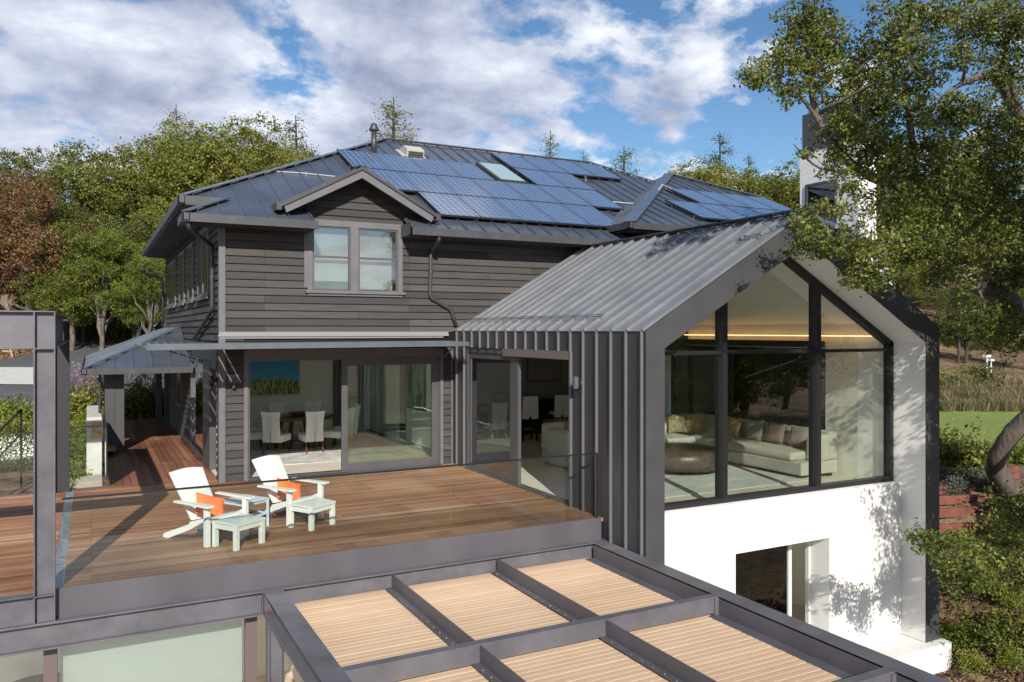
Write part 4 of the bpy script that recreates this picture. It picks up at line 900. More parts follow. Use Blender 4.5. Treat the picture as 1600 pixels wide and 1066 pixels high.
# ------------------------------------------------------------ deck chairs
def make_lounge():
    t = thing('deck_chair', 'x', 'deck chair')
    W2 = .30
    mb = MB()      # back: slightly flared slab with an arched top, reclined
    def bk(u, v, o):
        w = .235+.045*v; x = (u*2-1)*w; zt_ = .30+(.64+.035*math.cos((u*2-1)*1.5))*v; y = .06+.42*v+o-.02*(1-(u*2-1)**2)
        return (x, y, zt_)
    n0 = len(mb.v); mb.grid(lambda u, v: bk(u, v, 0), 10, 8); mb.grid(lambda u, v: bk(1-u, v, .035), 10, 8)
    for (u0, u1, v0, v1) in ((0, 1, 1, 1), (0, 1, 0, 0), (0, 0, 0, 1), (1, 1, 0, 1)):
        k = 10
        for i in range(k):
            a, b = i/k, (i+1)/k; A = (u0+(u1-u0)*a, v0+(v1-v0)*a); B = (u0+(u1-u0)*b, v0+(v1-v0)*b); mb.poly([bk(*A, 0), bk(*B, 0), bk(*B, .035), bk(*A, .035)])
    mb.build('backrest', M_WHITEP, t)
    mb = MB(); sec = [(-.42, .375), (-.36, .385), (-.1, .33), (.1, .27), (.1, .24), (-.1, .30), (-.36, .352), (-.42, .345)]
    mb.prism([(-.25, y, z) for y, z in sec], (.50, 0, 0)).build('seat', M_WHITEP, t)
    for s in (-1, 1):
        MB().prism([(s*.285-.016, -.40, .34), (s*.285-.016, .50, .0), (s*.285-.016, .62, .0), (s*.285-.016, .60, .06), (s*.285-.016, -.36, .40)], (.032, 0, 0)).build('side_rail', M_WHITEP, t, bevel=.004)
        MB().box(s*.335-.03, s*.335+.03, -.42, -.34, 0, .55).build('front_leg', M_WHITEP, t, bevel=.006)
        MB().prism([(s*.36-.065, -.48, .555), (s*.36-.05, -.50, .555), (s*.36+.05, -.50, .555), (s*.36+.065, -.46, .555), (s*.36+.045, .26, .555), (s*.36-.035, .26, .555)], (0, 0, .028)).build('armrest', M_WHITEP, t, bevel=.004)
        mb = MB(); mb.prism([(s*.31-.012, .05, .47), (s*.31-.012, .3, .555), (s*.31-.012, .1, .555)], (.024, 0, 0)).build('arm_brace', M_WHITEP, t) if False else None
    return t
TH = R(32)
def loc2(base, lx, ly):
    c, s = math.cos(TH), math.sin(TH); return Vector((base[0]-(lx*c-ly*s), base[1]-(lx*s+ly*c), 0))
c1 = loc2((1.43, 11.78), -.335, -.40)
ch1 = make_lounge(); ch1.location = c1; ch1.rotation_euler.z = TH; tag(ch1, 'white reclined deck chair with orange cushion, left of the small blue table', 'deck chair', 'white deck chairs on the terrace')
c2 = c1+Vector((1.26, .62, 0)); dup(ch1, c2, TH, 'white reclined deck chair with orange cushion, right of the small blue table')
def make_footstool():
    t = thing('footstool', 'x', 'footstool')
    mb = MB(); mb.grid(lambda u, v: ((u-.5)*.52, (v-.5)*.50, .36+.012*math.cos((v-.5)*math.pi)), 6, 10); mb.grid(lambda u, v: ((.5-u)*.52, (v-.5)*.50, .33+.012*math.cos((v-.5)*math.pi)), 6, 10)
    def e(v): return .012*math.cos((v-.5)*math.pi)
    for x in (-.26, .26):
        for k in range(10): a, b = k/10, (k+1)/10; mb.poly([(x, (a-.5)*.5, .33+e(a)), (x, (b-.5)*.5, .33+e(b)), (x, (b-.5)*.5, .36+e(b)), (x, (a-.5)*.5, .36+e(a))])
    for y, v in ((-.25, 0), (.25, 1)): mb.poly([(-.26, y, .33), (.26, y, .33), (.26, y, .36), (-.26, y, .36)])
    mb.build('top', M_MINT, t)
    mb = MB(); mb.box(-.24, .24, -.235, -.21, .26, .332); mb.box(-.24, .24, .21, .235, .26, .332); mb.box(-.245, -.215, -.21, .21, .26, .332); mb.box(.215, .245, -.21, .21, .26, .332); mb.build('apron', M_MINT, t)
    for x in (-.225, .225):
        for y in (-.21, .21): MB().box(x-.035, x+.035, y-.03, y+.03, 0, .335).build('leg', M_MINT, t, bevel=.005)
    return t
f = make_footstool(); f.location = loc2((1.75, 11.42), -.225, -.21); f.rotation_euler.z = TH; tag(f, 'pale mint footstool in front of the left deck chair', 'footstool', 'pale footstools on the terrace')
dup(f, f.location+Vector((1.17, .61, 0)), TH, 'pale mint footstool in front of the right deck chair')
# cushions
def cushion(name, w, h, d, m, label, cat, group, M, n=10, wav=0):
    mb = MB()
    def fn(s):
        def g_(u, v):
            a, b = u*2-1, v*2-1; k = (1-abs(a)**3)*(1-abs(b)**3); pin = 1-.06*(1-abs(a)**2)*abs(b)-.0; px_ = a*w/2*(1-.07*(1-b*b)); pz_ = b*h/2*(1-.07*(1-a*a))
            return M @ Vector((px_*s if s < 0 else px_, -s*d/2*max(k, 0)**.6, pz_))
        return g_
    mb.grid(fn(1), n, n)
    s = fn(-1); mb.grid(lambda u, v: s(u, v), n, n)
    o = mb.build(name, m, None, True); return tag(o, label, cat, group)
for base, nm in ((c1, 'left'), (c2, 'right')):
    M = Matrix.Translation(base) @ Matrix.Rotation(TH, 4, 'Z') @ Matrix.Translation((.03, .0, .46)) @ Matrix.Rotation(R(-30), 4, 'X') @ Matrix.Rotation(R(24), 4, 'Y')
    cushion('cushion', .48, .34, .13, M_ORNG, f'bright orange cushion on the {nm} deck chair', 'cushion', 'orange cushions on the deck chairs', M)
# blue side table
tb = (2.17, 13.0)
t = thing('side_table', 'small pale blue metal side table between the two deck chairs', 'side table', (*tb, 0))
T = Matrix.Translation((2.08, 12.72, 0)) @ Matrix.Rotation(TH, 4, 'Z')
MB().box(-.235, .235, -.26, .26, .42, .435).xf(T).build('top', M_BLUE, t, bevel=.003)
for x in (-.22, .22):
    for y in (-.245, .245): MB().box(x-.014, x+.014, y-.014, y+.014, 0, .42).xf(T).build('leg', M_BLUE, t)
mb = MB(); mb.box(-.206, .206, -.255, -.235, .19, .215); mb.box(-.206, .206, .235, .255, .19, .215); mb.box(-.23, -.21, -.231, .231, .19, .215); mb.box(.21, .23, -.231, .231, .19, .215); mb.box(-.21, .21, -.23, .23, .375, .419); mb.xf(T).build('stretcher', M_BLUE, t)

# ------------------------------------------------------------ dining room
DC = Vector((4.75, 20.95, 0))
t = thing('dining_table', 'round dark walnut dining table with splayed legs behind the white chairs', 'dining table', DC)
MB().lathe([(.90, .735), (.94, .745), (.94, .77), (.92, .78)], DC, 48).build('table_top', M_TBL, t, True)
MB().lathe([(.42, .781), (.42, .80), (.40, .805)], DC, 40).build('turntable', M_TBL, t, True)
for k in range(4):
    a = R(45+90*k+10); d = Vector((math.cos(a), math.sin(a), 0)); MB().beam(DC+d*.62+Vector((0, 0, .01)), DC+d*.42+Vector((0, 0, .735)), .10, .06, up=d).build('leg', M_MAHO, t)
MB().lathe([(.30, .0), (.62, .01), (.62, .035), (.3, .04)], DC, 30).build('base', M_TBL, t)
b = MB().lathe([(.10, .808), (.22, .83), (.27, .885), (.265, .885), (.2, .845), (.05, .83)], DC, 28).build('bowl', M_MAHO, None, True); tag(b, 'low round wooden tray bowl on the middle of the dining table', 'bowl')
def make_dchair():
    t = thing('dining_chair', 'x', 'dining chair')
    mb = MB()
    def g_(u, v, o):
        w = .205+.05*max(0, v-.72)**1.0*2.2+(.02 if v < .25 else 0); a = u*2-1; return (a*w, .24+.07*v+o+.03*a*a*v, .30+.75*v-.02*(1-a*a)*v)
    mb.grid(lambda u, v: g_(u, v, 0), 8, 12); mb.grid(lambda u, v: g_(1-u, v, .075), 8, 12)
    k = 12
    for uu in (0, 1):
        for i in range(k): a, b = i/k, (i+1)/k; mb.poly([g_(uu, a, 0), g_(uu, b, 0), g_(uu, b, .075), g_(uu, a, .075)])
    for i in range(8): a, b = i/8, (i+1)/8; mb.poly([g_(a, 1, 0), g_(b, 1, 0), g_(b, 1, .075), g_(a, 1, .075)]); mb.poly([g_(a, 0, 0), g_(b, 0, 0), g_(b, 0, .075), g_(a, 0, .075)])
    bk = mb.build('backrest', M_FAB, t, True)
    MB().box(-.24, .24, -.27, .235, .30, .47).build('seat', M_FAB, t, bevel=.03)
    mb = MB()
    for i in range(9):
        for s in (-1, 1): mb.box(s*.035-.012, s*.035+.012, .395, .405, .50+i*.05, .508+i*.05)
    mb.box(-.004, .004, .36, .372, .30, .52)
    mb.build('lacing', M_MAHO, bk)
    for x, y, sx, sy in ((-.2, -.22, 0, -.02), (.2, -.22, 0, -.02), (-.19, .27, -.02, .10), (.19, .27, .02, .10)):
        MB().tube([(x, y, .32), (x+sx, y+sy, 0)], [.026, .017], 4).build('leg', M_MAHO, t)
    return t
dc = make_dchair(); first = True
angs = [(-128, 'with laced back nearest the house corner side'), (-88, 'with laced back in the middle of the open doorway'), (-168, 'at the far left edge of the open doorway'), (-48, 'half hidden by the edge of the sliding door'), (-10, 'seen side-on through the sliding glass'), (142, 'behind the table under the blue and green artwork'), (100, 'behind the table beyond the wooden bowl'), (62, 'behind the table near the door frame')]
for a, nm in angs:
    d = Vector((math.cos(R(a)), math.sin(R(a)), 0)); loc = DC+d*1.16; rz = R(a-90)
    if first: dc.location = loc; dc.rotation_euler.z = rz; tag(dc, 'white upholstered dining chair '+nm, 'dining chair', 'white dining chairs round the table'); first = False
    else: dup(dc, loc, rz, 'white upholstered dining chair '+nm)
tag(MB().box(2.9, 6.9, 18.1, 22.9, .013, .022).build('rug', M_RUG), 'mottled grey and white rug under the dining table', 'rug')
# artworks
def art1():
    m = bpy.data.materials.new('blue_green_artwork'); m.use_nodes = True; nt = m.node_tree; p = nt.nodes['Principled BSDF']; L = nt.links
    tc = N(nt, 'ShaderNodeTexCoord'); sp = N(nt, 'ShaderNodeSeparateXYZ'); L.new(tc.outputs['Object'], sp.inputs[0])
    n = N(nt, 'ShaderNodeTexNoise'); n.noise_dimensions = '1D'; n.inputs['Scale'].default_value = 14; n.inputs['Detail'].default_value = 3; L.new(sp.outputs[0], n.inputs['W'])
    top = mth(nt, 'ADD', mth(nt, 'MULTIPLY', n.outputs['Fac'], .28), 1.50)
    a = mth(nt, 'MULTIPLY', mth(nt, 'SUBTRACT', sp.outputs[0], 4.6), .42); top = mth(nt, 'SUBTRACT', top, mth(nt, 'MULTIPLY', a, a))
    mk = mth(nt, 'LESS_THAN', sp.outputs[2], top)
    mp = N(nt, 'ShaderNodeMapping'); mp.inputs['Scale'].default_value = (26, 1, 7); L.new(tc.outputs['Object'], mp.inputs[0]); n2 = N(nt, 'ShaderNodeTexNoise'); n2.inputs['Scale'].default_value = 1; n2.inputs['Detail'].default_value = 5; L.new(mp.outputs[0], n2.inputs['Vector'])
    gcol = ramp(nt, n2.outputs['Fac'], [(.35, (.04, .07, .02)), (.5, (.22, .33, .08)), (.65, (.55, .65, .32))])
    bl = ramp(nt, mth(nt, 'DIVIDE', mth(nt, 'SUBTRACT', sp.outputs[2], 1.2), 1.1, True), [(.2, (.10, .52, .88)), (.9, (.03, .30, .72))])
    mx = N(nt, 'ShaderNodeMixRGB'); L.new(mk, mx.inputs[0]); L.new(bl, mx.inputs[1]); L.new(gcol, mx.inputs[2]); L.new(mx.outputs[0], p.inputs['Base Color']); p.inputs['Roughness'].default_value = .35
    return m
t = thing('wall_picture', 'large picture of green stalks under a deep blue sky on the dining room wall', 'picture', (4.5, 23.55, 1.7))
MB().box(3.86, 5.42, 23.56, 23.6, 1.10, 2.30).build('frame', mat('cream_frame', (.72, .64, .48), .6), t); MB().box(3.93, 5.36, 23.55, 23.558, 1.16, 2.24).build('print', art1(), t)
def art2(name, bg, fg, sc):
    m = bpy.data.materials.new(name); m.use_nodes = True; nt = m.node_tree; p = nt.nodes['Principled BSDF']; L = nt.links; tc = N(nt, 'ShaderNodeTexCoord')
    mp = N(nt, 'ShaderNodeMapping'); mp.inputs['Scale'].default_value = sc; L.new(tc.outputs['Object'], mp.inputs[0]); n = N(nt, 'ShaderNodeTexNoise'); n.inputs['Scale'].default_value = 1; n.inputs['Detail'].default_value = 3; L.new(mp.outputs[0], n.inputs['Vector'])
    L.new(ramp(nt, n.outputs['Fac'], [(.54, bg), (.58, fg)]), p.inputs['Base Color']); return m
t = thing('wall_picture', 'green abstract painting with dark drips seen through the sliding glass', 'picture', (7.48, 20.5, 1.6))
MB().box(7.44, 7.495, 18.95, 20.25, .95, 2.25).build('frame', M_BLACK, t); MB().box(7.435, 7.439, 18.98, 20.22, .98, 2.22).build('canvas', art2('green_painting', (.16, .34, .12), (.015, .03, .02), (1, 5, 1.6)), t)
t = thing('wall_picture', 'pale framed drawing with rows of small black marks above the bar stools', 'picture', (12.3, 21.78, 1.8))
MB().box(11.95, 13.2, 21.76, 21.80, 1.40, 2.26).build('frame', mat('brown_frame', (.22, .15, .09), .5), t)
MB().box(12.0, 13.15, 21.752, 21.759, 1.45, 2.21).build('paper', mat('paper', (.42, .38, .32), .8), t)
M_INK = mat('ink', (.02, .018, .016), .7); mb = MB(); rr = random.Random(3)
for row in range(3):
    for k in range(14-row*3):
        x = 12.14+k*.065+row*.09+rr.uniform(-.01, .01); z = 1.98-row*.11+rr.uniform(-.02, .02); w = rr.uniform(.012, .03); h = rr.uniform(.02, .055); mb.poly([(x-w/2, 21.7505-row*.0002, z), (x+w/2, 21.7505-row*.0002, z-h*.4), (x+w/3, 21.7505-row*.0002, z+h), (x-w/3, 21.7505-row*.0002, z+h*.7)])
mb.build('mark', M_INK, t)

# ------------------------------------------------------------ wing furniture
t = thing('bar_counter', 'long black bar counter with a dark top at the back of the wing', 'counter', (11.5, 21.0, 0))
MB().box(9.4, 13.5, 20.3, 20.9, 0, 1.0).build('body', M_BLACK, t); MB().box(9.3, 13.6, 20.1, 21.0, 1.0, 1.05).build('top', M_TBL, t)
def make_stool():
    t = thing('bar_stool', 'x', 'bar stool')
    MB().box(-.22, .22, -.22, .22, .66, .74).build('seat', M_FAB, t, bevel=.02)
    mb = MB(); mb.prism([(-.21, -.27, 1.22), (.21, -.27, 1.22), (.235, -.25, .62), (.05, -.25, .60), (0, -.25, .85), (-.05, -.25, .60), (-.235, -.25, .62)], (0, .07, 0)); mb.build('slip_cover', M_FAB, t)
    for x in (-.2, .2):
        for y in (-.2, .2): MB().box(x-.02, x+.02, y-.02, y+.02, 0, .7).build('leg', M_BLACK, t)
    mb = MB(); mb.box(-.18, .18, -.205, -.19, .3, .325); mb.box(-.18, .18, .19, .205, .3, .325); mb.build('footrest', M_CHROME, t); return t
s = make_stool(); s.location = (10.55, 19.2, 0); tag(s, 'bar stool with white slip cover, nearer the open door frame', 'bar stool', 'white covered bar stools'); s.rotation_euler.z = R(-8)
dup(s, (11.55, 19.2, 0), R(-6), 'bar stool with white slip cover, right one beside the sofa back')
# sectional sofa: back run along x, right run along the glass
t = thing('sectional_sofa', 'long cream L-shaped sectional sofa along the glass doors', 'sofa', (13, 14, 0))
MB().box(12.58, 13.62, 11.5, 15.5, .08, .34).build('seat_base', M_SOFA, t, bevel=.03); MB().box(12.56, 13.45, 11.75, 14.9, .341, .52).build('seat_cushion', M_SOFA, t, bevel=.06)
MB().box(13.40, 13.66, 11.52, 15.75, .34, .92).build('backrest', M_SOFA, t, bevel=.06); MB().box(12.95, 13.399, 11.48, 11.74, .34, .88).build('armrest', M_SOFA, t, bevel=.05)
MB().box(9.0, 12.57, 14.75, 15.7, .08, .34).build('seat_base', M_SOFA, t, bevel=.03); MB().box(9.25, 12.55, 14.6, 15.42, .341, .52).build('seat_cushion', M_SOFA, t, bevel=.06)
MB().box(8.98, 13.395, 15.45, 15.72, .34, .92).build('backrest', M_SOFA, t, bevel=.06); MB().box(8.97, 9.22, 14.5, 15.449, .06, .84).build('armrest', M_SOFA, t, bevel=.06)
mb = MB()
for x, y in ((12.75, 11.65), (13.5, 11.65), (12.8, 14.5), (9.1, 14.85), (12.0, 14.85), (9.1, 15.6)): mb.box(x-.06, x+.06, y-.06, y+.06, 0, .06)
mb.build('foot', M_BLACK, t)
cols = {'grey': (.30, .28, .24), 'ochre': (.42, .29, .13), 'brown': (.22, .16, .12), 'taupe': (.30, .25, .21), 'patterned': (.30, .24, .15)}
MC = {k: mat('pillow_'+k, v, .9, var=.5 if k == 'patterned' else .1, vscale=14 if k == 'patterned' else 3, bump=.2, bscale=120) for k, v in cols.items()}
pil = [('taupe', (13.27, 12.2), 90, 'brown-grey cushion nearest the sofa arm, right of the second mullion side'), ('brown', (13.27, 12.85), 92, 'light brown cushion on the sofa, second from the arm'), ('grey', (13.27, 13.5), 88, 'grey cushion on the sofa between the brown and ochre ones'), ('ochre', (13.25, 14.15), 95, 'mustard ochre cushion on the sofa just right of the first mullion'),
       ('patterned', (12.55, 15.3), 12, 'patterned brown cushion in the corner of the sofa'), ('grey', (11.7, 15.32), 3, 'grey cushion on the back run of the sofa, left of the patterned one'), ('ochre', (12.95, 15.2), 40, 'small ochre cushion half hidden in the sofa corner'), ('patterned', (9.45, 15.05), 60, 'small patterned cushion by the left arm of the sofa')]
for nm, (x, y), a, lab in pil:
    M = Matrix.Translation((x, y, .76)) @ Matrix.Rotation(R(-a), 4, 'Z') @ Matrix.Rotation(R(-14), 4, 'X')
    cushion('cushion', .52, .46, .15, MC[nm], lab, 'cushion', 'cushions on the sectional sofa', M)
oc = Vector((11.2, 13.55, 0)); t = thing('leather_ottoman', 'large round dark brown leather ottoman on the rug', 'ottoman', oc)
MB().lathe([(.76, .09), (.88, .11), (.93, .2), (.93, .40), (.87, .47), (.65, .50), (.2, .505), (.02, .495)], oc, 48).build('body', M_LEATH, t, True)
mb = MB(); [mb.lathe([(.035, 0), (.045, .1)], oc+Vector((math.cos(a)*.7, math.sin(a)*.7, 0)), 8) for a in (0.3, 1.9, 3.4, 4.9)]; mb.build('foot', M_BLACK, t)
tag(MB().box(8.9, 12.9, 11.4, 15.0, .008, .02).build('rug', M_RUGS), 'pale silver rug with soft stripes under the leather ottoman', 'rug')
t = thing('console_table', 'low dark wooden console table behind the sofa at the left of the glass', 'console', (10.6, 16.4, 0)); MB().box(9.6, 12.2, 16.2, 16.7, .80, .86).build('top', M_TBL, t); [MB().box(x-.04, x+.04, 16.25, 16.65, 0, .8).build('leg', M_TBL, t) for x in (9.7, 12.1)]
v = MB().lathe([(.05, 0), (.12, .08), (.15, .2), (.10, .34), (.06, .40), (.08, .43)], (10.75, 16.45, .86), 20).build('vase', M_BLACK, None, True); tag(v, 'dark round vase on the console table', 'vase')

# ------------------------------------------------------------ lower room furniture
p = at(60, 1062, z=-2.5)
t = thing('round_table', 'dark brown round table in the lower room, cut by the picture edge', 'table', (p.x, p.y, -3.24)); MB().lathe([(.55, .70), (.58, .72), (.57, .74)], (p.x, p.y-.35, -3.24), 36).build('table_top', M_TBL, t); MB().lathe([(.2, 0), (.05, .05), (.05, .7)], (p.x, p.y-.35, -3.24), 16).build('pedestal', M_BLACK, t)
def shell(x, y, z, rz, label):
    t = thing('shell_chair', label, 'chair', (x, y, z), 'shell chairs in the lower room')
    mb = MB(); mb.grid(lambda u, v: (math.cos(R(20+140*u))*.24, -.02+math.sin(R(20+140*u))*.22, .42+.40*v*(1-.25*abs(2*u-1)**3)), 12, 4); mb.lathe([(.22, .42), (.24, .44), (.22, .46)], (0, 0, 0), 18)
    o = mb.build('shell', mat('grey_green_shell', (.10, .13, .12), .5), t, True); o.parent = t; o.matrix_parent_inverse = Matrix()
    for a in (45, 135, 225, 315):
        l = MB().tube([(math.cos(R(a))*.12, math.sin(R(a))*.12, .42), (math.cos(R(a))*.24, math.sin(R(a))*.24, 0)], .013, 6).build('leg', M_TBL, t); l.matrix_parent_inverse = Matrix()
    t.rotation_euler.z = R(rz)
shell(p.x-.55, p.y+.15, -3.24, 50, 'dark shell chair left of the round brown table in the lower room')
q = at(150, 1050, z=-2.8); shell(q.x, q.y, -3.24, -60, 'dark shell chair at the right of the round table, behind the glass pane')
q = at(270, 1030, z=-2.8); shell(q.x, q.y+.3, -3.24, -20, 'dark shell chair standing alone in the middle of the lower room')
q = at(378, 1000, y=14.85)
tag(MB().box(2.5, 3.0, 14.84, 14.89, -2.1, -1.4).build('wall_picture', mat('red_grey_print', (.35, .16, .14), .5, var=.8, vscale=5)), 'small red and grey picture on the lower room wall by the mullion', 'picture')

# ------------------------------------------------------------ vegetation
def leaf_mesh(name, P, size, mt, parent=None, aspect=.55, up=.25, seed=1):
    """one mesh of separate pointed leaves at the points P"""
    r = np.random.default_rng(seed); n = len(P)
    nrm = r.normal(size=(n, 3)); nrm[:, 2] += up*2; nrm /= np.linalg.norm(nrm, axis=1)[:, None]
    t = r.normal(size=(n, 3)); t -= (t*nrm).sum(1)[:, None]*nrm; t /= np.linalg.norm(t, axis=1)[:, None]
    b = np.cross(nrm, t); s = (size*r.uniform(.65, 1.3, n))[:, None] if np.isscalar(size) else (size*r.uniform(.65, 1.3, n))[:, None]
    V = np.stack([P-t*s*.5, P+b*s*aspect*.5-t*s*.08, P+t*s*.5, P-b*s*aspect*.5-t*s*.08], 1).reshape(-1, 3).astype(np.float32)
    me = bpy.data.meshes.new(name); me.vertices.add(4*n); me.vertices.foreach_set('co', V.ravel())
    me.loops.add(4*n); me.loops.foreach_set('vertex_index', np.arange(4*n, dtype=np.int32)); me.polygons.add(n)
    me.polygons.foreach_set('loop_start', np.arange(0, 4*n, 4, dtype=np.int32)); me.update(calc_edges=True)
    me.materials.append(mt); o = bpy.data.objects.new(name, me); COL.objects.link(o)
    if parent is not None: o.parent = parent; o.matrix_parent_inverse = Matrix.Translation(-Vector(parent.get('_w', (0, 0, 0))))
    return o
SKEL = []; TWIGS = []
def clump_points(blobs, dens, clump_r, per, r, shell=.55, twigs=False):
    """blobs: (centre, radii). Leaves gathered into clumps spread through each blob, more of them near its surface"""
    out = []
    for c, rad in blobs:
        rad = np.array(rad if hasattr(rad, '__len__') else (rad,)*3, float); nc = max(3, int(dens*(rad[0]*rad[2])))
        d = r.normal(size=(nc, 3)); d /= np.linalg.norm(d, axis=1)[:, None]; k = r.uniform(shell**3, 1, nc)**(1/3)
        wob = 1+.22*np.sin(d[:, 0]*5+c[0])+.15*np.cos(d[:, 2]*7+c[1])
        cc = np.array(c)+d*rad*(k*wob)[:, None]
        cr = clump_r*r.uniform(.5, 1.5, nc)
        if twigs: TWIGS.append((tuple(c), cc))
        p = cc[:, None]+r.normal(size=(nc, per, 3))*cr[:, None, None]*np.array([.55, .55, .38]); out.append(p.reshape(-1, 3))
    return np.concatenate(out)
def limb(mb, a, b, r0, r1, rr, n=6, wig=.12, sides=7):
    a, b = Vector(a), Vector(b); L = (b-a).length; pts = []
    for i in range(n+1):
        t = i/n; p = a.lerp(b, t); w = wig*L*math.sin(t*math.pi)
        pts.append(p+Vector((rr.uniform(-1, 1)*w*.6, rr.uniform(-1, 1)*w*.6, rr.uniform(-.5, .5)*w*.5+w*.4)))
    mb.tube(pts, [r0+(r1-r0)*i/n for i in range(n+1)], sides); return pts
LEAF = {'green': leafmat('oak_leaves', [(.042, .06, .012), (.12, .145, .026), (.22, .235, .045), (.34, .33, .085)], scale=.3),
        'yellow': leafmat('olive_leaves', [(.06, .078, .015), (.155, .175, .032), (.28, .275, .055), (.40, .37, .11)], scale=.3),
        'bright': leafmat('bright_leaves', [(.05, .08, .012), (.14, .18, .026), (.27, .31, .045), (.38, .40, .08)], scale=.4),
        'red': leafmat('russet_leaves', [(.06, .04, .02), (.15, .075, .04), (.25, .13, .065), (.20, .22, .06)], scale=.35),
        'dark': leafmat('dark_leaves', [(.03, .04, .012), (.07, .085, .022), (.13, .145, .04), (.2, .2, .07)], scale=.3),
        'grey': leafmat('grey_green_leaves', [(.07, .08, .05), (.14, .16, .11), (.25, .28, .21), (.35, .38, .31)], scale=1.5)}
def make_tree(kind, Ht, spread, seed, lobes=9, size=.13, dens=44, per=40, cr=.30, trunks=1, low=.28):
    rr = random.Random(seed); r = np.random.default_rng(seed)
    t = thing('oak_tree', 'x x x x', 'tree')
    blobs = []; mb = MB()
    for k in range(trunks):
        bx, by = (rr.uniform(-.5, .5), rr.uniform(-.5, .5)) if trunks > 1 else (0, 0)
        top = Vector((bx+rr.uniform(-.8, .8), by+rr.uniform(-.8, .8), Ht*.5)); pts = limb(mb, (bx, by, -.6), top, .26 if trunks < 2 else .17, .13, rr, wig=.06, sides=9)
    for i in range(lobes):
        a = i*2.4+rr.uniform(-.4, .4); f = rr.uniform(.25, 1); q = rr.uniform(low, .86); 
        w = math.sin(min(1, (1-q)*1.9+.25)*math.pi/2)
        c = Vector((math.cos(a)*spread*.62*f*w, math.sin(a)*spread*.62*f*w, Ht*q)); rd_ = spread*rr.uniform(.28, .44)
        blobs.append((tuple(c), (rd_, rd_, rd_*rr.uniform(.55, .8))))
        s = pts[min(len(pts)-1, int(2+q*4))]; limb(mb, s, c, .09, .03, rr, wig=.1, sides=5)
    blobs.append(((0, 0, Ht*.86), (spread*.38, spread*.38, Ht*.13)))
    mb.build('trunk', M_BARK if kind != 'dark' else M_BARKD, t, True)
    P = clump_points(blobs, dens, cr, per, r); leaf_mesh('crown', P, size, LEAF[kind], t, seed=seed)
    return t
def make_conifer(kind, Ht, seed, n=5200):
    rr = random.Random(seed); r = np.random.default_rng(seed); t = thing('sparse_conifer', 'x x x x', 'tree')
    mb = MB(); mb.tube([(0, 0, -.5), (0.1, 0, Ht*.5), (0, 0, Ht)], [.22, .14, .02], 7); P = []
    for i in range(46):
        q = rr.uniform(.35, .98); a = rr.uniform(0, 6.28); L = (1.02-q)*Ht*.30*rr.uniform(.5, 1.1)+.3; s = Vector((0, 0, Ht*q)); e = s+Vector((math.cos(a)*L, math.sin(a)*L, rr.uniform(-.1, .35)*L)); mb.tube([s, e], [.03, .01], 4)
        k = int(n/46*L/1.5); u = r.uniform(.25, 1.05, k); P.append(np.array(s)+(np.array(e)-np.array(s))*u[:, None]+r.normal(size=(k, 3))*[.22, .22, .16])
    mb.build('trunk', M_BARKD, t); leaf_mesh('crown', np.concatenate(P), .11, LEAF[kind], t, seed=seed); return t
PROTO = {}
def plant_tree(key, maker, px, py_top, d, label, group=None, rz=0, ratio=None, base=None):
    """the trunk stands at distance d under the direction px; its height follows from where its top shows"""
    r = ray(px, HOR); x, y = r.x*d, r.y*d; z = H(x, y) if base is None else base; top = ZC+(HOR-py_top)/FPX*d; h = top-z
    if key not in PROTO: o = maker(); PROTO[key] = o; o2 = o
    else: o2 = dup(PROTO[key])
    s = h/o2['_h'] if '_h' in o2 else h/10.0
    o2.location = (x, y, z-.1); o2.rotation_euler.z = rz; sxy = s*(ratio or 1); o2.scale = (sxy, sxy, s); o2['label'] = label; o2['category'] = 'tree'
    if group: o2['group'] = group
    return o2
MK = {'A': lambda: make_tree('green', 9.2, 5.2, 11, 15), 'B': lambda: make_tree('yellow', 9.2, 4.6, 23, 14), 'C': lambda: make_tree('red', 9.0, 4.8, 37, 14, low=.2), 'D': lambda: make_tree('bright', 9.3, 4.0, 41, 12, trunks=3, low=.22), 'E': lambda: make_tree('dark', 9.2, 4.6, 53, 13, trunks=2, low=.25), 'F': lambda: make_conifer('yellow', 10, 61), 'G': lambda: make_conifer('dark', 10, 67)}
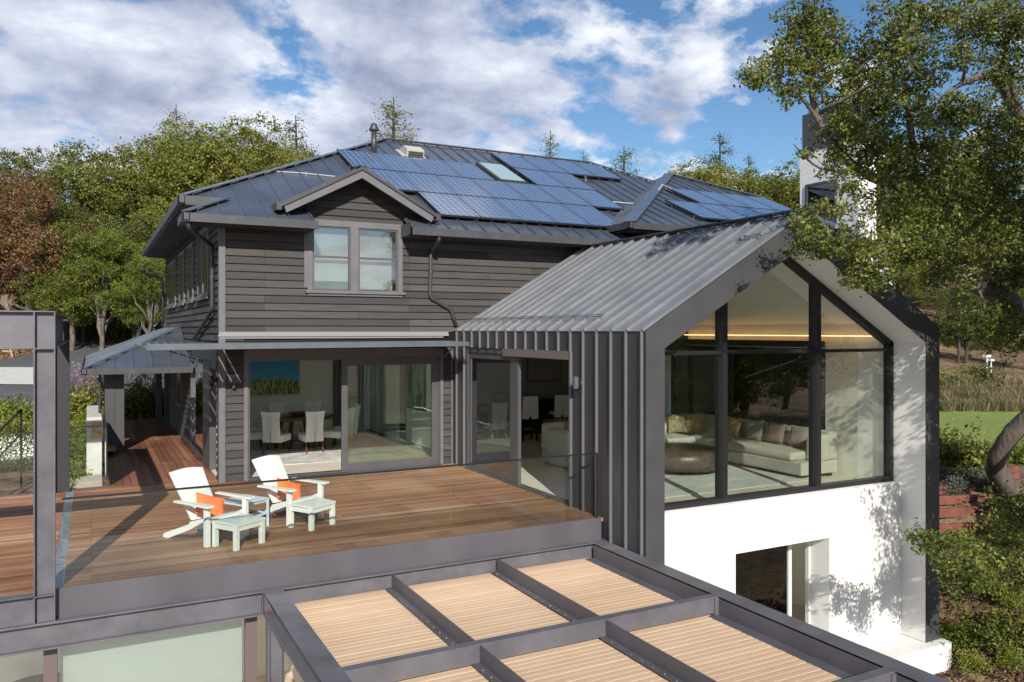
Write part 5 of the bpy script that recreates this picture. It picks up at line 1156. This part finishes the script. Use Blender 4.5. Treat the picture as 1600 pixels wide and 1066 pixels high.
TL = [  # kind, px, py_top, d, rz, ratio, label
 ('C', 40, 232, 47, 0, 1.0, 'russet leaved tree at the far left above the driveway'),
 ('C', -70, 262, 50, 2, 1.0, 'russet tree partly cut by the left edge of the picture'),
 ('A', 112, 335, 46, 4, .85, 'green oak leaning in front of the taller oaks'),
 ('A', 25, 213, 60, 1, 1.0, 'dark green oak rising behind the russet trees'),
 ('A', 120, 222, 56, 3, .9, 'green oak with an open top left of the tall oak'),
 ('B', 215, 196, 56, 0, 1.0, 'tall olive green oak with the highest crown left of the house'),
 ('A', 290, 178, 62, 5, 1.05, 'broad green oak directly behind the roof corner'),
 ('B', 375, 170, 60, 2, 1.05, 'yellow-green oak behind the hip of the main roof'),
 ('B', 435, 200, 66, 4, .8, 'yellow-green oak ending at the cloud right of the tree line'),
 ('D', 165, 330, 45, 0, 1.0, 'bright green multi-stemmed tree above the driveway bend'),
 ('D', 232, 372, 43, 3, .9, 'bright leafy young tree beside the porch roof'),
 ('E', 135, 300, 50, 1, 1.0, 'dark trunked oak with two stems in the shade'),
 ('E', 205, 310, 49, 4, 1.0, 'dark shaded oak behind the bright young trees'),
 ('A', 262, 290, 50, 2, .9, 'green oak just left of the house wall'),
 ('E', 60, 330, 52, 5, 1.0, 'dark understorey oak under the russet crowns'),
 ('D', 90, 400, 46, 2, .8, 'small bright green tree between the russet and dark trees'),
 ('A', 330, 265, 55, 1, .9, 'green oak hidden behind the upper house eave'),
 ('F', 275, 160, 72, 0, .8, 'thin dark conifer tip above the left oaks'),
 ('G', 462, 178, 70, 0, 1.1, 'thin bare grey tree at the right end of the left tree line'),
 ('F', 615, 150, 66, 1, 1.3, 'sparse tall tree behind the roof peak and flue'),
 ('F', 860, 202, 70, 2, .8, 'narrow conifer behind the middle of the roof ridge'),
 ('G', 912, 232, 74, 3, .6, 'tiny distant conifer tip right of the ridge end'),
 ('F', 975, 226, 68, 4, 1.3, 'feathery olive conifer behind the right roof hip'),
 ('G', 1125, 203, 72, 1, 1.0, 'dark pointed conifer above the olive trees by the chimney'),
 ('G', 1170, 238, 74, 1, .8, 'small dark conifer between the pointed one and the chimney'),
 ('D', 1000, 262, 58, 1, 1.1, 'bright yellow-green tree just right of the main ridge'),
 ('D', 1062, 240, 62, 5, 1.1, 'bright green tree behind the peak of the hip roof'),
 ('B', 1105, 238, 58, 1, 1.1, 'olive oak above the right solar panels'),
 ('B', 1165, 245, 56, 3, 1.1, 'olive oak left of the white chimney'),
 ('B', 1225, 240, 54, 5, 1.1, 'olive oak touching the white chimney'),
 ('A', 1330, 200, 60, 0, 1.1, 'green oak behind the white chimney'),
 ('A', 1440, 250, 62, 2, 1.1, 'green oak far behind the large foreground oak'),
 ('A', 1545, 220, 58, 4, 1.1, 'green oak filling the gap at the upper right'),
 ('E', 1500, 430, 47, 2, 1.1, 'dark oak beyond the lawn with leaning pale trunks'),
 ('A', 1580, 400, 50, 1, 1.0, 'green oak beyond the dry grass at the right edge'),
 ('B', 1420, 380, 58, 2, 1.2, 'olive oak on the slope beyond the lawn'),
 ('D', 1630, 470, 44, 3, .9, 'bright leafy tree at the right edge beyond the lawn'),
]
for kd, px, pt, d, rz, ratio, lab in TL:
    o = plant_tree(kd, MK[kd], px, pt, d, lab, 'trees on the hillside behind the house', rz, ratio)
for kd, x, y, s, lab in (('A', 44, -34, 1.15, 'oak standing behind the viewpoint on the right'), ('B', 30, -13, .95, 'nearest olive oak behind the viewpoint'), ('A', 39, -20, 1.2, 'green oak right of the nearest one behind the viewpoint'), ('D', 49, -15, 1.1, 'bright multi-stemmed tree behind the viewpoint'), ('A', 60, -6, 1.25, 'green oak far right behind the viewpoint'), ('B', 55, -32, 1.3, 'olive oak at the back of the row behind the viewpoint'), ('E', 33, -31, 1.1, 'dark oak behind the nearest olive oak'), ('D', 45, -4, .9, 'young bright tree on the slope right of the viewpoint'), ('A', 6, -40, 1.2, 'oak far behind the viewpoint'), ('B', 40, -45, 1.3, 'tall olive oak behind the viewpoint')):
    o = dup(PROTO[kd]); o.location = (x, y, H(x, y)); o.scale = (s*1.2, s*1.2, s); o['label'] = lab; o['category'] = 'tree'; o['group'] = 'trees behind the viewpoint'

# the large live oak on the right
oak = thing('live_oak', 'large live oak with gnarled limbs hanging over the right of the glass gable', 'tree', (19.3, 11.3, -.9))
rr = random.Random(5); r5 = np.random.default_rng(5)
B = lambda px, py, d: at(px, py, d=d)
mb = MB()
def path(pts, rads, sides=10):
    P_ = [Vector(p) for p in pts]; out, rs = [], []
    for i in range(len(P_)-1):
        for k in range(5):
            t = k/5; a = P_[max(i-1, 0)]; b = P_[i]; c = P_[i+1]; d = P_[min(i+2, len(P_)-1)]
            q = .5*((2*b)+(c-a)*t+(2*a-5*b+4*c-d)*t*t+(3*b-a-3*c+d)*t**3); out.append(q+Vector((rr.uniform(-1, 1), rr.uniform(-1, 1), rr.uniform(-1, 1)))*rads[i]*.08); rs.append((rads[i]*(1-t)+rads[i+1]*t)*rr.uniform(.96, 1.05))
    out.append(P_[-1]); rs.append(rads[-1]); mb.tube(out, rs, sides); SKEL.extend([(tuple(p), q) for p, q in zip(out, rs)])
path([B(1583, 790, 19), B(1572, 760, 18.9), B(1556, 728, 18.6), B(1572, 690, 18.2), B(1612, 650, 17.8), B(1690, 590, 17), B(1730, 510, 16.2), B(1690, 420, 15.4), B(1650, 300, 15)], [.36, .25, .21, .20, .21, .24, .27, .25, .2], 12)
path([B(1730, 520, 16.2), B(1660, 510, 15.2), B(1605, 492, 14.5), B(1560, 462, 14), B(1515, 440, 13.6), B(1470, 415, 13.2), B(1430, 370, 12.8), B(1390, 330, 12.6)], [.27, .23, .21, .18, .15, .11, .08, .05])
path([B(1650, 300, 15), B(1600, 200, 14.5), B(1555, 122, 14), B(1510, 128, 13.8), B(1480, 145, 13.6)], [.16, .11, .075, .05, .03], 8)
path([B(1650, 300, 15), B(1560, 330, 14), B(1430, 300, 13), B(1350, 270, 12.6), B(1300, 225, 12.4), B(1272, 165, 12.3), B(1262, 80, 12.2)], [.2, .14, .10, .08, .065, .05, .03], 8)
path([B(1300, 225, 12.4), B(1250, 150, 12.2), B(1200, 130, 12.1)], [.04, .03, .015], 6); path([B(1350, 270, 12.6), B(1280, 262, 12), B(1240, 225, 11.9)], [.03, .02, .01], 5)
path([B(1430, 370, 12.8), B(1380, 380, 12.0), B(1300, 375, 11.6), B(1260, 400, 11.4)], [.06, .045, .03, .015], 6)
path([B(1600, 200, 14.5), B(1570, 90, 13.8), B(1590, 20, 13.6)], [.09, .06, .04], 6); path([B(1430, 300, 13), B(1420, 180, 12.6), B(1400, 60, 12.4)], [.08, .05, .03], 6)
path([B(1690, 590, 17), B(1760, 700, 14.5), B(1680, 800, 13.2), B(1570, 860, 12.5), B(1500, 872, 12.1), B(1440, 852, 11.8)], [.12, .07, .045, .028, .02, .008], 6)
HB = [ # px, py, d, radius px (x), (y)
 (1258, 35, 12.2, 42, 50), (1225, 100, 12.1, 42, 38), (1178, 122, 12.0, 28, 20), (1275, 110, 12.2, 40, 42), (1290, 60, 12.4, 30, 45), (1232, 150, 12.0, 26, 16), (1330, 150, 12.5, 45, 40), (1350, 95, 12.6, 36, 42),
 (1395, 55, 12.4, 42, 50), (1430, 110, 11.0, 45, 50), (1385, 160, 12.5, 50, 45), (1450, 30, 12.8, 40, 30), (1520, 30, 13.4, 50, 34), (1580, 40, 13.5, 45, 50), (1575, 110, 13.6, 32, 30), (1510, 85, 13.4, 30, 25), (1480, 180, 13.0, 45, 30), (1545, 190, 13.4, 40, 26), (1590, 230, 13.5, 40, 45),
 (1320, 215, 12.3, 45, 36), (1370, 240, 12.4, 55, 45), (1440, 230, 12.6, 60, 50), (1510, 250, 13.0, 55, 45), (1560, 300, 13.2, 55, 50), (1480, 310, 12.8, 60, 50), (1400, 310, 12.5, 55, 42), (1322, 292, 12.2, 17, 16), (1395, 340, 12.2, 26, 20), (1306, 262, 12.0, 20, 18), (1262, 240, 11.9, 13, 9), (1268, 325, 11.8, 20, 11), (1302, 328, 11.9, 26, 15),
 (1590, 360, 13.0, 50, 50), (1530, 375, 12.8, 55, 42), (1460, 375, 12.5, 50, 40), (1410, 385, 12.2, 40, 30), (1275, 378, 11.2, 38, 30), (1320, 385, 11.3, 40, 32), (1365, 395, 11.5, 40, 34), (1345, 425, 11.4, 32, 26), (1380, 440, 11.5, 28, 20), (1420, 405, 12.2, 32, 24), (1250, 350, 11.2, 22, 14),
 (1480, 435, 12.9, 36, 26), (1540, 500, 13.3, 45, 30), (1590, 430, 13.5, 40, 50), (1585, 520, 13.8, 36, 32),
 (1448, 848, 11.8, 28, 17), (1480, 868, 11.9, 32, 26), (1520, 880, 12.2, 38, 30), (1500, 915, 12.3, 26, 16), (1565, 865, 12.6, 40, 34), (1595, 815, 13, 32, 34), (1590, 900, 12.8, 32, 30), (1430, 832, 11.8, 14, 9)]
blobs = []
for px, py, d, a, b in HB: c = B(px, py, d); blobs.append((tuple(c), (a*d/FPX, a*d/FPX*1.15, b*d/FPX)))
P1 = clump_points(blobs, 400, .12, 27, r5, .1, True)
SP = np.array([p for p, q in SKEL]); tw = MB()
for c, cc in TWIGS:
    c_ = np.array(c); j = int(np.argmin(((SP-c_)**2).sum(1))); a = Vector(SP[j]); b = Vector(c)
    if (b-a).length > .1: m_ = a.lerp(b, .5)+Vector((rr.uniform(-1, 1), rr.uniform(-1, 1), rr.uniform(0, 1)))*.12*(b-a).length; mb.tube([a, a.lerp(m_, .5), m_, b], [.032, .026, .02, .012], 5)
    for q in cc[::2]:
        q = Vector(q); m_ = b.lerp(q, .5)+Vector((rr.uniform(-1, 1), rr.uniform(-1, 1), rr.uniform(-1, 1)))*.05; tw.tube([b, m_, q], [.009, .006, .003], 3, False)
tw.build('twigs', M_BARK, oak)
# the part of the crown beyond the picture edge, which throws its shade on the gable and the white wall
off = [((13.3, 6.0, 5.9), .75), ((13.3, 6.1, 4.9), .7), ((13.4, 6.0, 4.0), .7), ((13.3, 6.1, 3.1), .7), ((13.4, 6.0, 2.3), .65), ((13.3, 6.1, 1.5), .65), ((13.4, 6.1, .7), .65), ((12.2, 5.6, 6.9), .7), ((12.5, 5.7, 2.2), .9), ((12.7, 5.3, 1.2), .8), ((12.7, 4.8, 3.2), .8), ((13.4, 6.2, 3.6), 1.0), ((11.9, 4.6, 1.7), .45), ((9.9, 4.6, 8.0), .8), ((10.9, 5.8, 7.6), .7), ((10.8, 4.2, 6.6), .7), ((12.4, 5.8, 6.3), .7), ((14.5, 7.2, 5.4), 1.2), ((15.5, 8.4, 3.2), 1.3), ((16, 7, 7), 1.6), ((17.5, 9.5, 8.5), 1.8), ((14, 5.5, 8), 1.4), ((18.5, 12, 7.5), 1.6), ((15, 9.5, 10), 1.5), ((12.9, 5.4, .2), .6)]
P2 = np.concatenate([clump_points(off[:14], 150, .22, 34, r5, .1), clump_points(off[14:], 60, .28, 30, r5, .2)])
for c, rd_ in off[8:21]: limb(mb, B(1730, 510, 16.2) if c[2] < 5 else B(1650, 300, 15), c, .10, .03, rr, wig=.08, sides=6)
mb.build('trunk', M_BARK, oak, True)
M_HL = leafmat('live_oak_leaves', [(.028, .040, .009), (.085, .11, .018), (.17, .195, .036), (.27, .28, .075), (.40, .38, .16)], trans=.28, scale=1.3)
leaf_mesh('crown', P1, .066, M_HL, oak, .5, .15, 5); leaf_mesh('crown', P2, .085, M_HL, oak, .5, .15, 6)

# shrubs and garden
def make_shrub(kind, seed, size=.06, n=900, r_=.5, h=.5):
    r = np.random.default_rng(seed); t = thing('shrub', 'x x x x', 'shrub'); k = n//14
    d = r.normal(size=(k, 3)); d[:, 2] = abs(d[:, 2]); d /= np.linalg.norm(d, axis=1)[:, None]; c = d*np.array([r_, r_, h])*r.uniform(.45, 1, k)[:, None]*(1+.2*np.sin(d[:, :1]*6))
    P = (c[:, None]+r.normal(size=(k, 14, 3))*.07).reshape(-1, 3); P[:, 2] = abs(P[:, 2])
    leaf_mesh('foliage', P, size, LEAF[kind], t, seed=seed)
    mb = MB(); [mb.tube([(0, 0, -.1), tuple(c[i]*.8)], [.012, .005], 4) for i in range(0, min(k, 14))]; mb.build('stem', M_BARKD, t)
    return t
SH = {}
def shrub(key, px, py, s, label, group='shrubs in the garden beds', cat='shrub', d=None, sz=None):
    if key not in SH:
        kd, sd__, sz_, n, a, b = SK[key]; SH[key] = o = make_shrub(kd, sd__, sz_, n, a, b)
    else: o = dup(SH[key])
    p = ground(px, py) if d is None else Vector((ray(px, HOR).x*d, ray(px, HOR).y*d, 0))
    if d is not None: p.z = H(p.x, p.y)
    o.location = p; o.rotation_euler.z = rr.uniform(0, 6.28); o.scale = (s, s, s*(sz or 1)); tag(o, label, cat, group); return o
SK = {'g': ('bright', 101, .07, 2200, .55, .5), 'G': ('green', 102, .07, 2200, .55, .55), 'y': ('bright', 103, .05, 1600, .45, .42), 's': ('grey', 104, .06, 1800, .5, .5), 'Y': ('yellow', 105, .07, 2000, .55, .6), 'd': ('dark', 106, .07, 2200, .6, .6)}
L_ = [('G', 1496, 905, 1.2, 'rounded green shrub close to the black gable edge'), ('g', 1545, 948, 1.1, 'round bright shrub between the two rows in the mulch'), ('G', 1590, 1000, 1.2, 'green shrub at the right edge, above the corner one'), ('g', 1494, 1010, .9, 'small green shrub by the foot of the white wall'), ('G', 1555, 1010, 1.0, 'green shrub in the middle of the lower mulch bed'), ('y', 1512, 965, .9, 'small yellow-green shrub in the mulch, upper left of the bed'), ('y', 1530, 1000, .8, 'low shrub in the mulch second from the top'), ('y', 1520, 1046, .95, 'yellow tipped shrub at the bottom of the mulch bed'), ('y', 1582, 1040, .95, 'yellow-green shrub at the lower right picture corner'), ('y', 1578, 975, .95, 'yellow-green shrub at the right edge in the mulch'), ('y', 1507, 932, .8, 'small shrub in the mulch just below the overhanging twig'), ('G', 1560, 925, .8, 'round green shrub in the mulch below the oak branch'),
 ('G', 1535, 900, 1.2, 'green shrub behind the mulch bed under the branches'), ('g', 1500, 870, 1.1, 'bright green shrub beside the red steps'), ('G', 1580, 860, 1.6, 'large green shrub right of the red steps'), ('d', 1600, 815, 1.6, 'dark shrub at the foot of the leaning trunk'),
 ('s', 1490, 775, 1.0, 'silvery sage plant above the red steps'), ('s', 1520, 760, 1.1, 'silvery grey shrub in front of the low white wall'), ('s', 1548, 768, .9, 'grey-green plant left of the oak trunk foot'), ('s', 1482, 752, .8, 'silver shrub against the white retaining wall'),
 ('G', 1500, 735, 2.3, 'rounded clipped green bush in front of the lawn'), ('G', 1522, 740, 1.6, 'green bush at the right of the clipped one'), ('G', 1472, 735, 1.9, 'green bush just beside the black gable edge'),
 ('g', 1592, 722, 1.5, 'yellow-green bush at the right edge by the trunk'), ('g', 1481, 612, 2.2, 'bright yellow bush beyond the lawn on the left'), ('Y', 1530, 606, 2.4, 'yellow-green bush beyond the dry grasses')]
for a in L_: shrub(a[0], a[1], a[2], a[3]*.8, a[4])
LG = [('g', 8, 664, 1.6, 'leafy green bush at the left edge by the driveway'), ('g', 45, 668, 1.6, 'leafy green bush left of the steel post by the driveway'), ('Y', 20, 690, 1.3, 'yellow-green bush in the flower bed at the left'), ('Y', 120, 655, 1.6, 'bushy sage base right of the steel post'), ('Y', 140, 640, 1.8, 'bushy green shrub left of the porch posts'), ('g', 118, 690, 1.2, 'bright green groundcover clump beside the gravel'), ('g', 126, 720, 1.0, 'bright green clump at the near end of the gravel'), ('g', 112, 745, .9, 'small bright green plant behind the deck edge'), ('g', 142, 668, 1.0, 'green clump behind the concrete planter'),
 ('G', 212, 655, 1.5, 'green shrub seen under the porch roof, left'), ('G', 232, 650, 1.7, 'green shrub seen under the porch roof, middle'), ('d', 252, 652, 1.3, 'dark spiky plant under the porch roof by the wall'), ('Y', 222, 640, 1.7, 'yellow-green shrub under the porch roof by the driveway'), ('g', -30, 672, 1.8, 'leafy bush just outside the left edge'), ('Y', 160, 630, 1.6, 'flowering shrub beside the driveway behind the porch post')]
for a in LG: shrub(a[0], a[1], a[2], a[3], a[4])
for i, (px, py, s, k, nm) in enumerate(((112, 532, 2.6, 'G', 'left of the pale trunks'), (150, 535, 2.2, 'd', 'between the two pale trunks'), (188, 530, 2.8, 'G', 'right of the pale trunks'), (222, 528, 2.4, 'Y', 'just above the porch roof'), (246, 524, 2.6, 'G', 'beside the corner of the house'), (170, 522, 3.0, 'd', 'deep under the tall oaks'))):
    shrub(k, px, py, s, 'understorey shrub on the bank '+nm, 'understorey shrubs on the bank')
# purple sage spikes
M_PUR = leafmat('sage_flowers', [(.20, .13, .22), (.33, .22, .36), (.50, .38, .50), (.6, .5, .55)], scale=1)
for i, (px, py, n, lab) in enumerate(((128, 635, 90, 'tall purple sage in flower right of the steel portal'), (150, 628, 80, 'purple flowering sage behind the concrete planter'), (240, 636, 45, 'pale purple sage flowering by the driveway under the porch roof'), (112, 650, 60, 'purple sage spikes close beside the dark steel post'))):
    g0 = ground(px, py); t = thing('purple_sage', lab, 'flowering plant', g0, 'purple sage plants'); P = []; mb = MB()
    for k in range(n):
        a = rr.uniform(0, 6.28); q = rr.uniform(0, 1.0); b0 = g0+Vector((math.cos(a)*q*.7, math.sin(a)*q*.7, 0)); e = b0+Vector((math.cos(a)*.35*q, math.sin(a)*.35*q, rr.uniform(1.0, 1.7))); mb.tube([b0, e], [.008, .004], 3)
        u = r5.uniform(.65, 1, 16); P.append(np.array(b0)+(np.array(e)-np.array(b0))*u[:, None]+r5.normal(size=(16, 3))*.025)
    mb.build('stem', M_BARK, t); leaf_mesh('blossom', np.concatenate(P), .06, M_PUR, t, seed=i)['kind'] = 'stuff'
    P = np.array(g0)+r5.normal(size=(900, 3))*[.45, .45, .3]+[0, 0, .4]; leaf_mesh('foliage', P, .08, LEAF['bright'], t, seed=i+9)
def scatter(name, corners, n, size, mt, label, cat, z=(0, .1), seed=3, up=.6, aspect=.6, off=.02):
    r = np.random.default_rng(seed); c = [Vector((p[0], p[1], 0)) for p in corners]; P = np.empty((n, 3))
    for i in range(n):
        u, v = r.random(), r.random(); p = c[0].lerp(c[1], u).lerp(c[3].lerp(c[2], u), v); P[i] = (p.x, p.y, H(p.x, p.y)+off+r.uniform(*z))
    return tag(leaf_mesh(name, P, size, mt, None, aspect, up, seed), label, cat, kind='stuff')
scatter('ground_cover', [ground(-60, 742), ground(104, 742), ground(106, 650), ground(-60, 650)], 16000, .07, LEAF['bright'], 'green ground cover in the flower bed left of the deck', 'ground cover', (0, .22))
M_WF = mat('white_petals', (.85, .85, .82), .7)
scatter('white_flowers', [ground(-60, 738), ground(100, 738), ground(100, 668), ground(-60, 668)], 2600, .065, M_WF, 'small white flowers scattered over the bed behind the steel portal', 'flowers', (.16, .28), 4)
scatter('ground_cover', [(-.9, 17.6), (-.45, 17.6), (-.2, 23), (-1.2, 23)], 2500, .07, LEAF['bright'], 'green ground cover beside the gravel strip', 'ground cover', (0, .2), 8)
M_DRY = leafmat('dry_leaves', [(.10, .05, .022), (.22, .12, .05), (.36, .22, .10), (.45, .33, .19)], scale=.8, trans=.1)
scatter('leaf_litter', [ground(-150, 575), ground(270, 540), ground(280, 520), ground(-150, 518)], 12000, .16, M_DRY, 'fallen brown oak leaves on the bank above the driveway', 'leaf litter', (0, .06), 5)
scatter('mulch', [rd(1440, 12.2, 0), rd(1680, 12.0, 0), rd(1680, 17.5, 0), rd(1475, 17, 0)], 20000, .06, leafmat('mulch_chips', [(.03, .016, .01), (.08, .042, .027), (.15, .085, .055), (.30, .2, .14)], scale=3, trans=0), 'dark bark mulch covering the bed right of the gable', 'mulch', (0, .03), 6)
# dry grasses beyond the lawn
def make_tuft(seed):
    r = np.random.default_rng(seed); t = thing('dry_grass', 'x x x x', 'grass clump'); mb = MB()
    for k in range(110):
        a = r.uniform(0, 6.28); q = r.uniform(0, .25); l = r.uniform(.5, .95); b0 = Vector((math.cos(a)*q, math.sin(a)*q, 0)); sp = r.uniform(.2, .7); m_ = b0+Vector((math.cos(a)*sp*.4, math.sin(a)*sp*.4, l*.75)); e = b0+Vector((math.cos(a)*sp, math.sin(a)*sp, l)); w = Vector((-math.sin(a), math.cos(a), 0))*.012
        mb.poly([b0-w, b0+w, m_+w, m_-w]); mb.poly([m_-w, m_+w, e])
    mb.build('blades', MAT_DG, t); return t
MAT_DG = leafmat('dry_grass_blades', [(.14, .12, .06), (.26, .22, .12), (.38, .33, .20), (.30, .26, .22)], scale=.5)
tp = make_tuft(1); k = 0
for row, (py, s) in enumerate(((650, .85), (640, .9), (632, 1.0), (622, 1.1))):
    for j in range(11):
        px = 1472+j*14+row*5+rr.uniform(-3, 3); p = ground(px, py-4); o = tp if k == 0 else dup(tp); k += 1
        o.location = p; o.scale = (s, s, s*rr.uniform(.8, 1.1)); o.rotation_euler.z = rr.uniform(0, 6)
        tag(o, 'tuft of dry ornamental grass in the band beyond the green lawn', 'grass clump', 'dry grass tufts beyond the lawn')
# retaining wall and steps
t = thing('retaining_wall', 'low white retaining wall in front of the lawn at the right', 'wall', ground(1500, 760))
a, b = rd(1440, 22.5, 0), rd(1552, 22.4, 0); za = -.50
mb = MB(); mb.prism([(a[0], a[1], -1.7), (b[0], b[1], -1.7), (b[0], b[1], za), (a[0], a[1], za)], Vector((b[1]-a[1], -(b[0]-a[0]), 0)).normalized()*-.3); mb.build('wall', M_CONC, t, bevel=.01)
t = thing('garden_steps', 'red timber garden steps climbing the bank right of the gable', 'steps', ground(1500, 830)); M_RED = mat('red_timber', (.17, .055, .038), .7, var=.3, vscale=4)
for i in range(5):
    d = 16.6+i*.62; p0 = rd(1440, d, 0); p1 = rd(1532+i*2, d+.3, 0); z = H(*rd(1500, d, 0)[:2])+.12
    MB().beam((p0[0], p0[1], z), (p1[0], p1[1], z), .12, .2).build('step', M_RED, t, bevel=.01)
for i in range(3):
    p0 = rd(1530+i*12, 19.4+i*.5, 0); p1 = rd(1590, 19.6+i*.6, 0); z = H(p0[0], p0[1])+.1; MB().beam((p0[0], p0[1], z), (p1[0], p1[1], z), .12, .2).build('step', M_RED, t, bevel=.01)
g0 = ground(1542, 606); t = thing('garden_lamp', 'thin white post with small twin lamp heads beyond the dry grass', 'garden lamp', g0)
mb = MB(); mb.tube([g0, g0+Vector((0, 0, 1.5))], .035, 8); mb.tube([g0+Vector((.5, .1, 0)), g0+Vector((.5, .1, 1.3))], .035, 8); mb.build('post', mat('white_post', (.7, .7, .7), .5), t); MB().box(g0.x-.18, g0.x+.18, g0.y-.1, g0.y+.1, g0.z+1.5, g0.z+1.62).build('lamp_head', MATS['white_post'], t); MB().box(g0.x+.35, g0.x+.65, g0.y, g0.y+.2, g0.z+1.3, g0.z+1.4).build('lamp_head', MATS['white_post'], t)
t = thing('concrete_bench', 'pale concrete planter wall with inset orange wood seat beside the gravel', 'bench', (0, 20, -.3))
MB().box(-.10, .22, 21.0, 24.4, -.5, .98).build('wall', M_CONC, t, bevel=.01); MB().box(.225, .52, 21.5, 23.5, .10, .16).build('seat', mat('orange_cedar', (.55, .26, .09), .55, var=.2, vscale=9, stretch=(6, 1, 1)), t); MB().box(.0, .20, 20.975, 20.998, .50, .86).build('back_board', MATS['orange_cedar'], t)
# small bare tree by the driveway and one at the far left
def bare(px, py, hgt, lab, seed, m_):
    g0 = ground(px, py); t = thing('bare_tree', lab, 'tree', g0, 'leafless small trees'); mb = MB(); q = random.Random(seed)
    def gr(p, d, L, r, n):
        e = p+d*L; mb.tube([p, p.lerp(e, .5)+Vector((q.uniform(-1, 1), q.uniform(-1, 1), 0))*L*.08, e], [r, r*.8, r*.6], 5)
        if n: 
            for k in range(3 if n > 1 else 2): gr(e, (d+Vector((q.uniform(-.8, .8), q.uniform(-.8, .8), q.uniform(-.1, .5)))).normalized(), L*.68, r*.58, n-1)
    gr(g0, Vector((-.15, 0, 1)).normalized(), hgt*.32, .045, 5); mb.build('branches', m_, t)
M_PB = mat('pale_branch', (.42, .33, .27), .8)
bare(258, 640, 2.0, 'small pale leafless tree between the driveway and the porch posts', 3, M_PB)
bare(20, 560, 4.0, 'pale leafless shrub on the bank seen through the steel portal', 8, M_PB)
# stones on the bank
M_STONE = mat('field_stone', (.30, .28, .25), .9, var=.3, vscale=2, bump=.5, bscale=6)
sb = MB(); sb.lathe([(.02, -.3), (.35, -.25), (.5, 0), (.42, .22), (.2, .34), (.02, .36)], (0, 0, 0), 9); rp_ = None
for k in range(20):
    px = rr.choice([rr.uniform(-20, 55), rr.uniform(108, 255), rr.uniform(108, 255)]); py = rr.uniform(524, 552); p = ground(px, py)
    if rp_ is None: rp_ = sb.build('boulder', M_STONE); o = rp_
    else: o = dup(rp_)
    s = rr.uniform(.4, 1.3); o.location = p; o.scale = (s*rr.uniform(.8, 1.5), s, s*.6); o.rotation_euler = (rr.uniform(-.3, .3), rr.uniform(-.3, .3), rr.uniform(0, 6)); tag(o, 'grey field stone among the leaves on the bank above the driveway', 'boulder', 'field stones on the bank')
for o in list(bpy.data.objects):
    if '_w' in o: del o['_w']
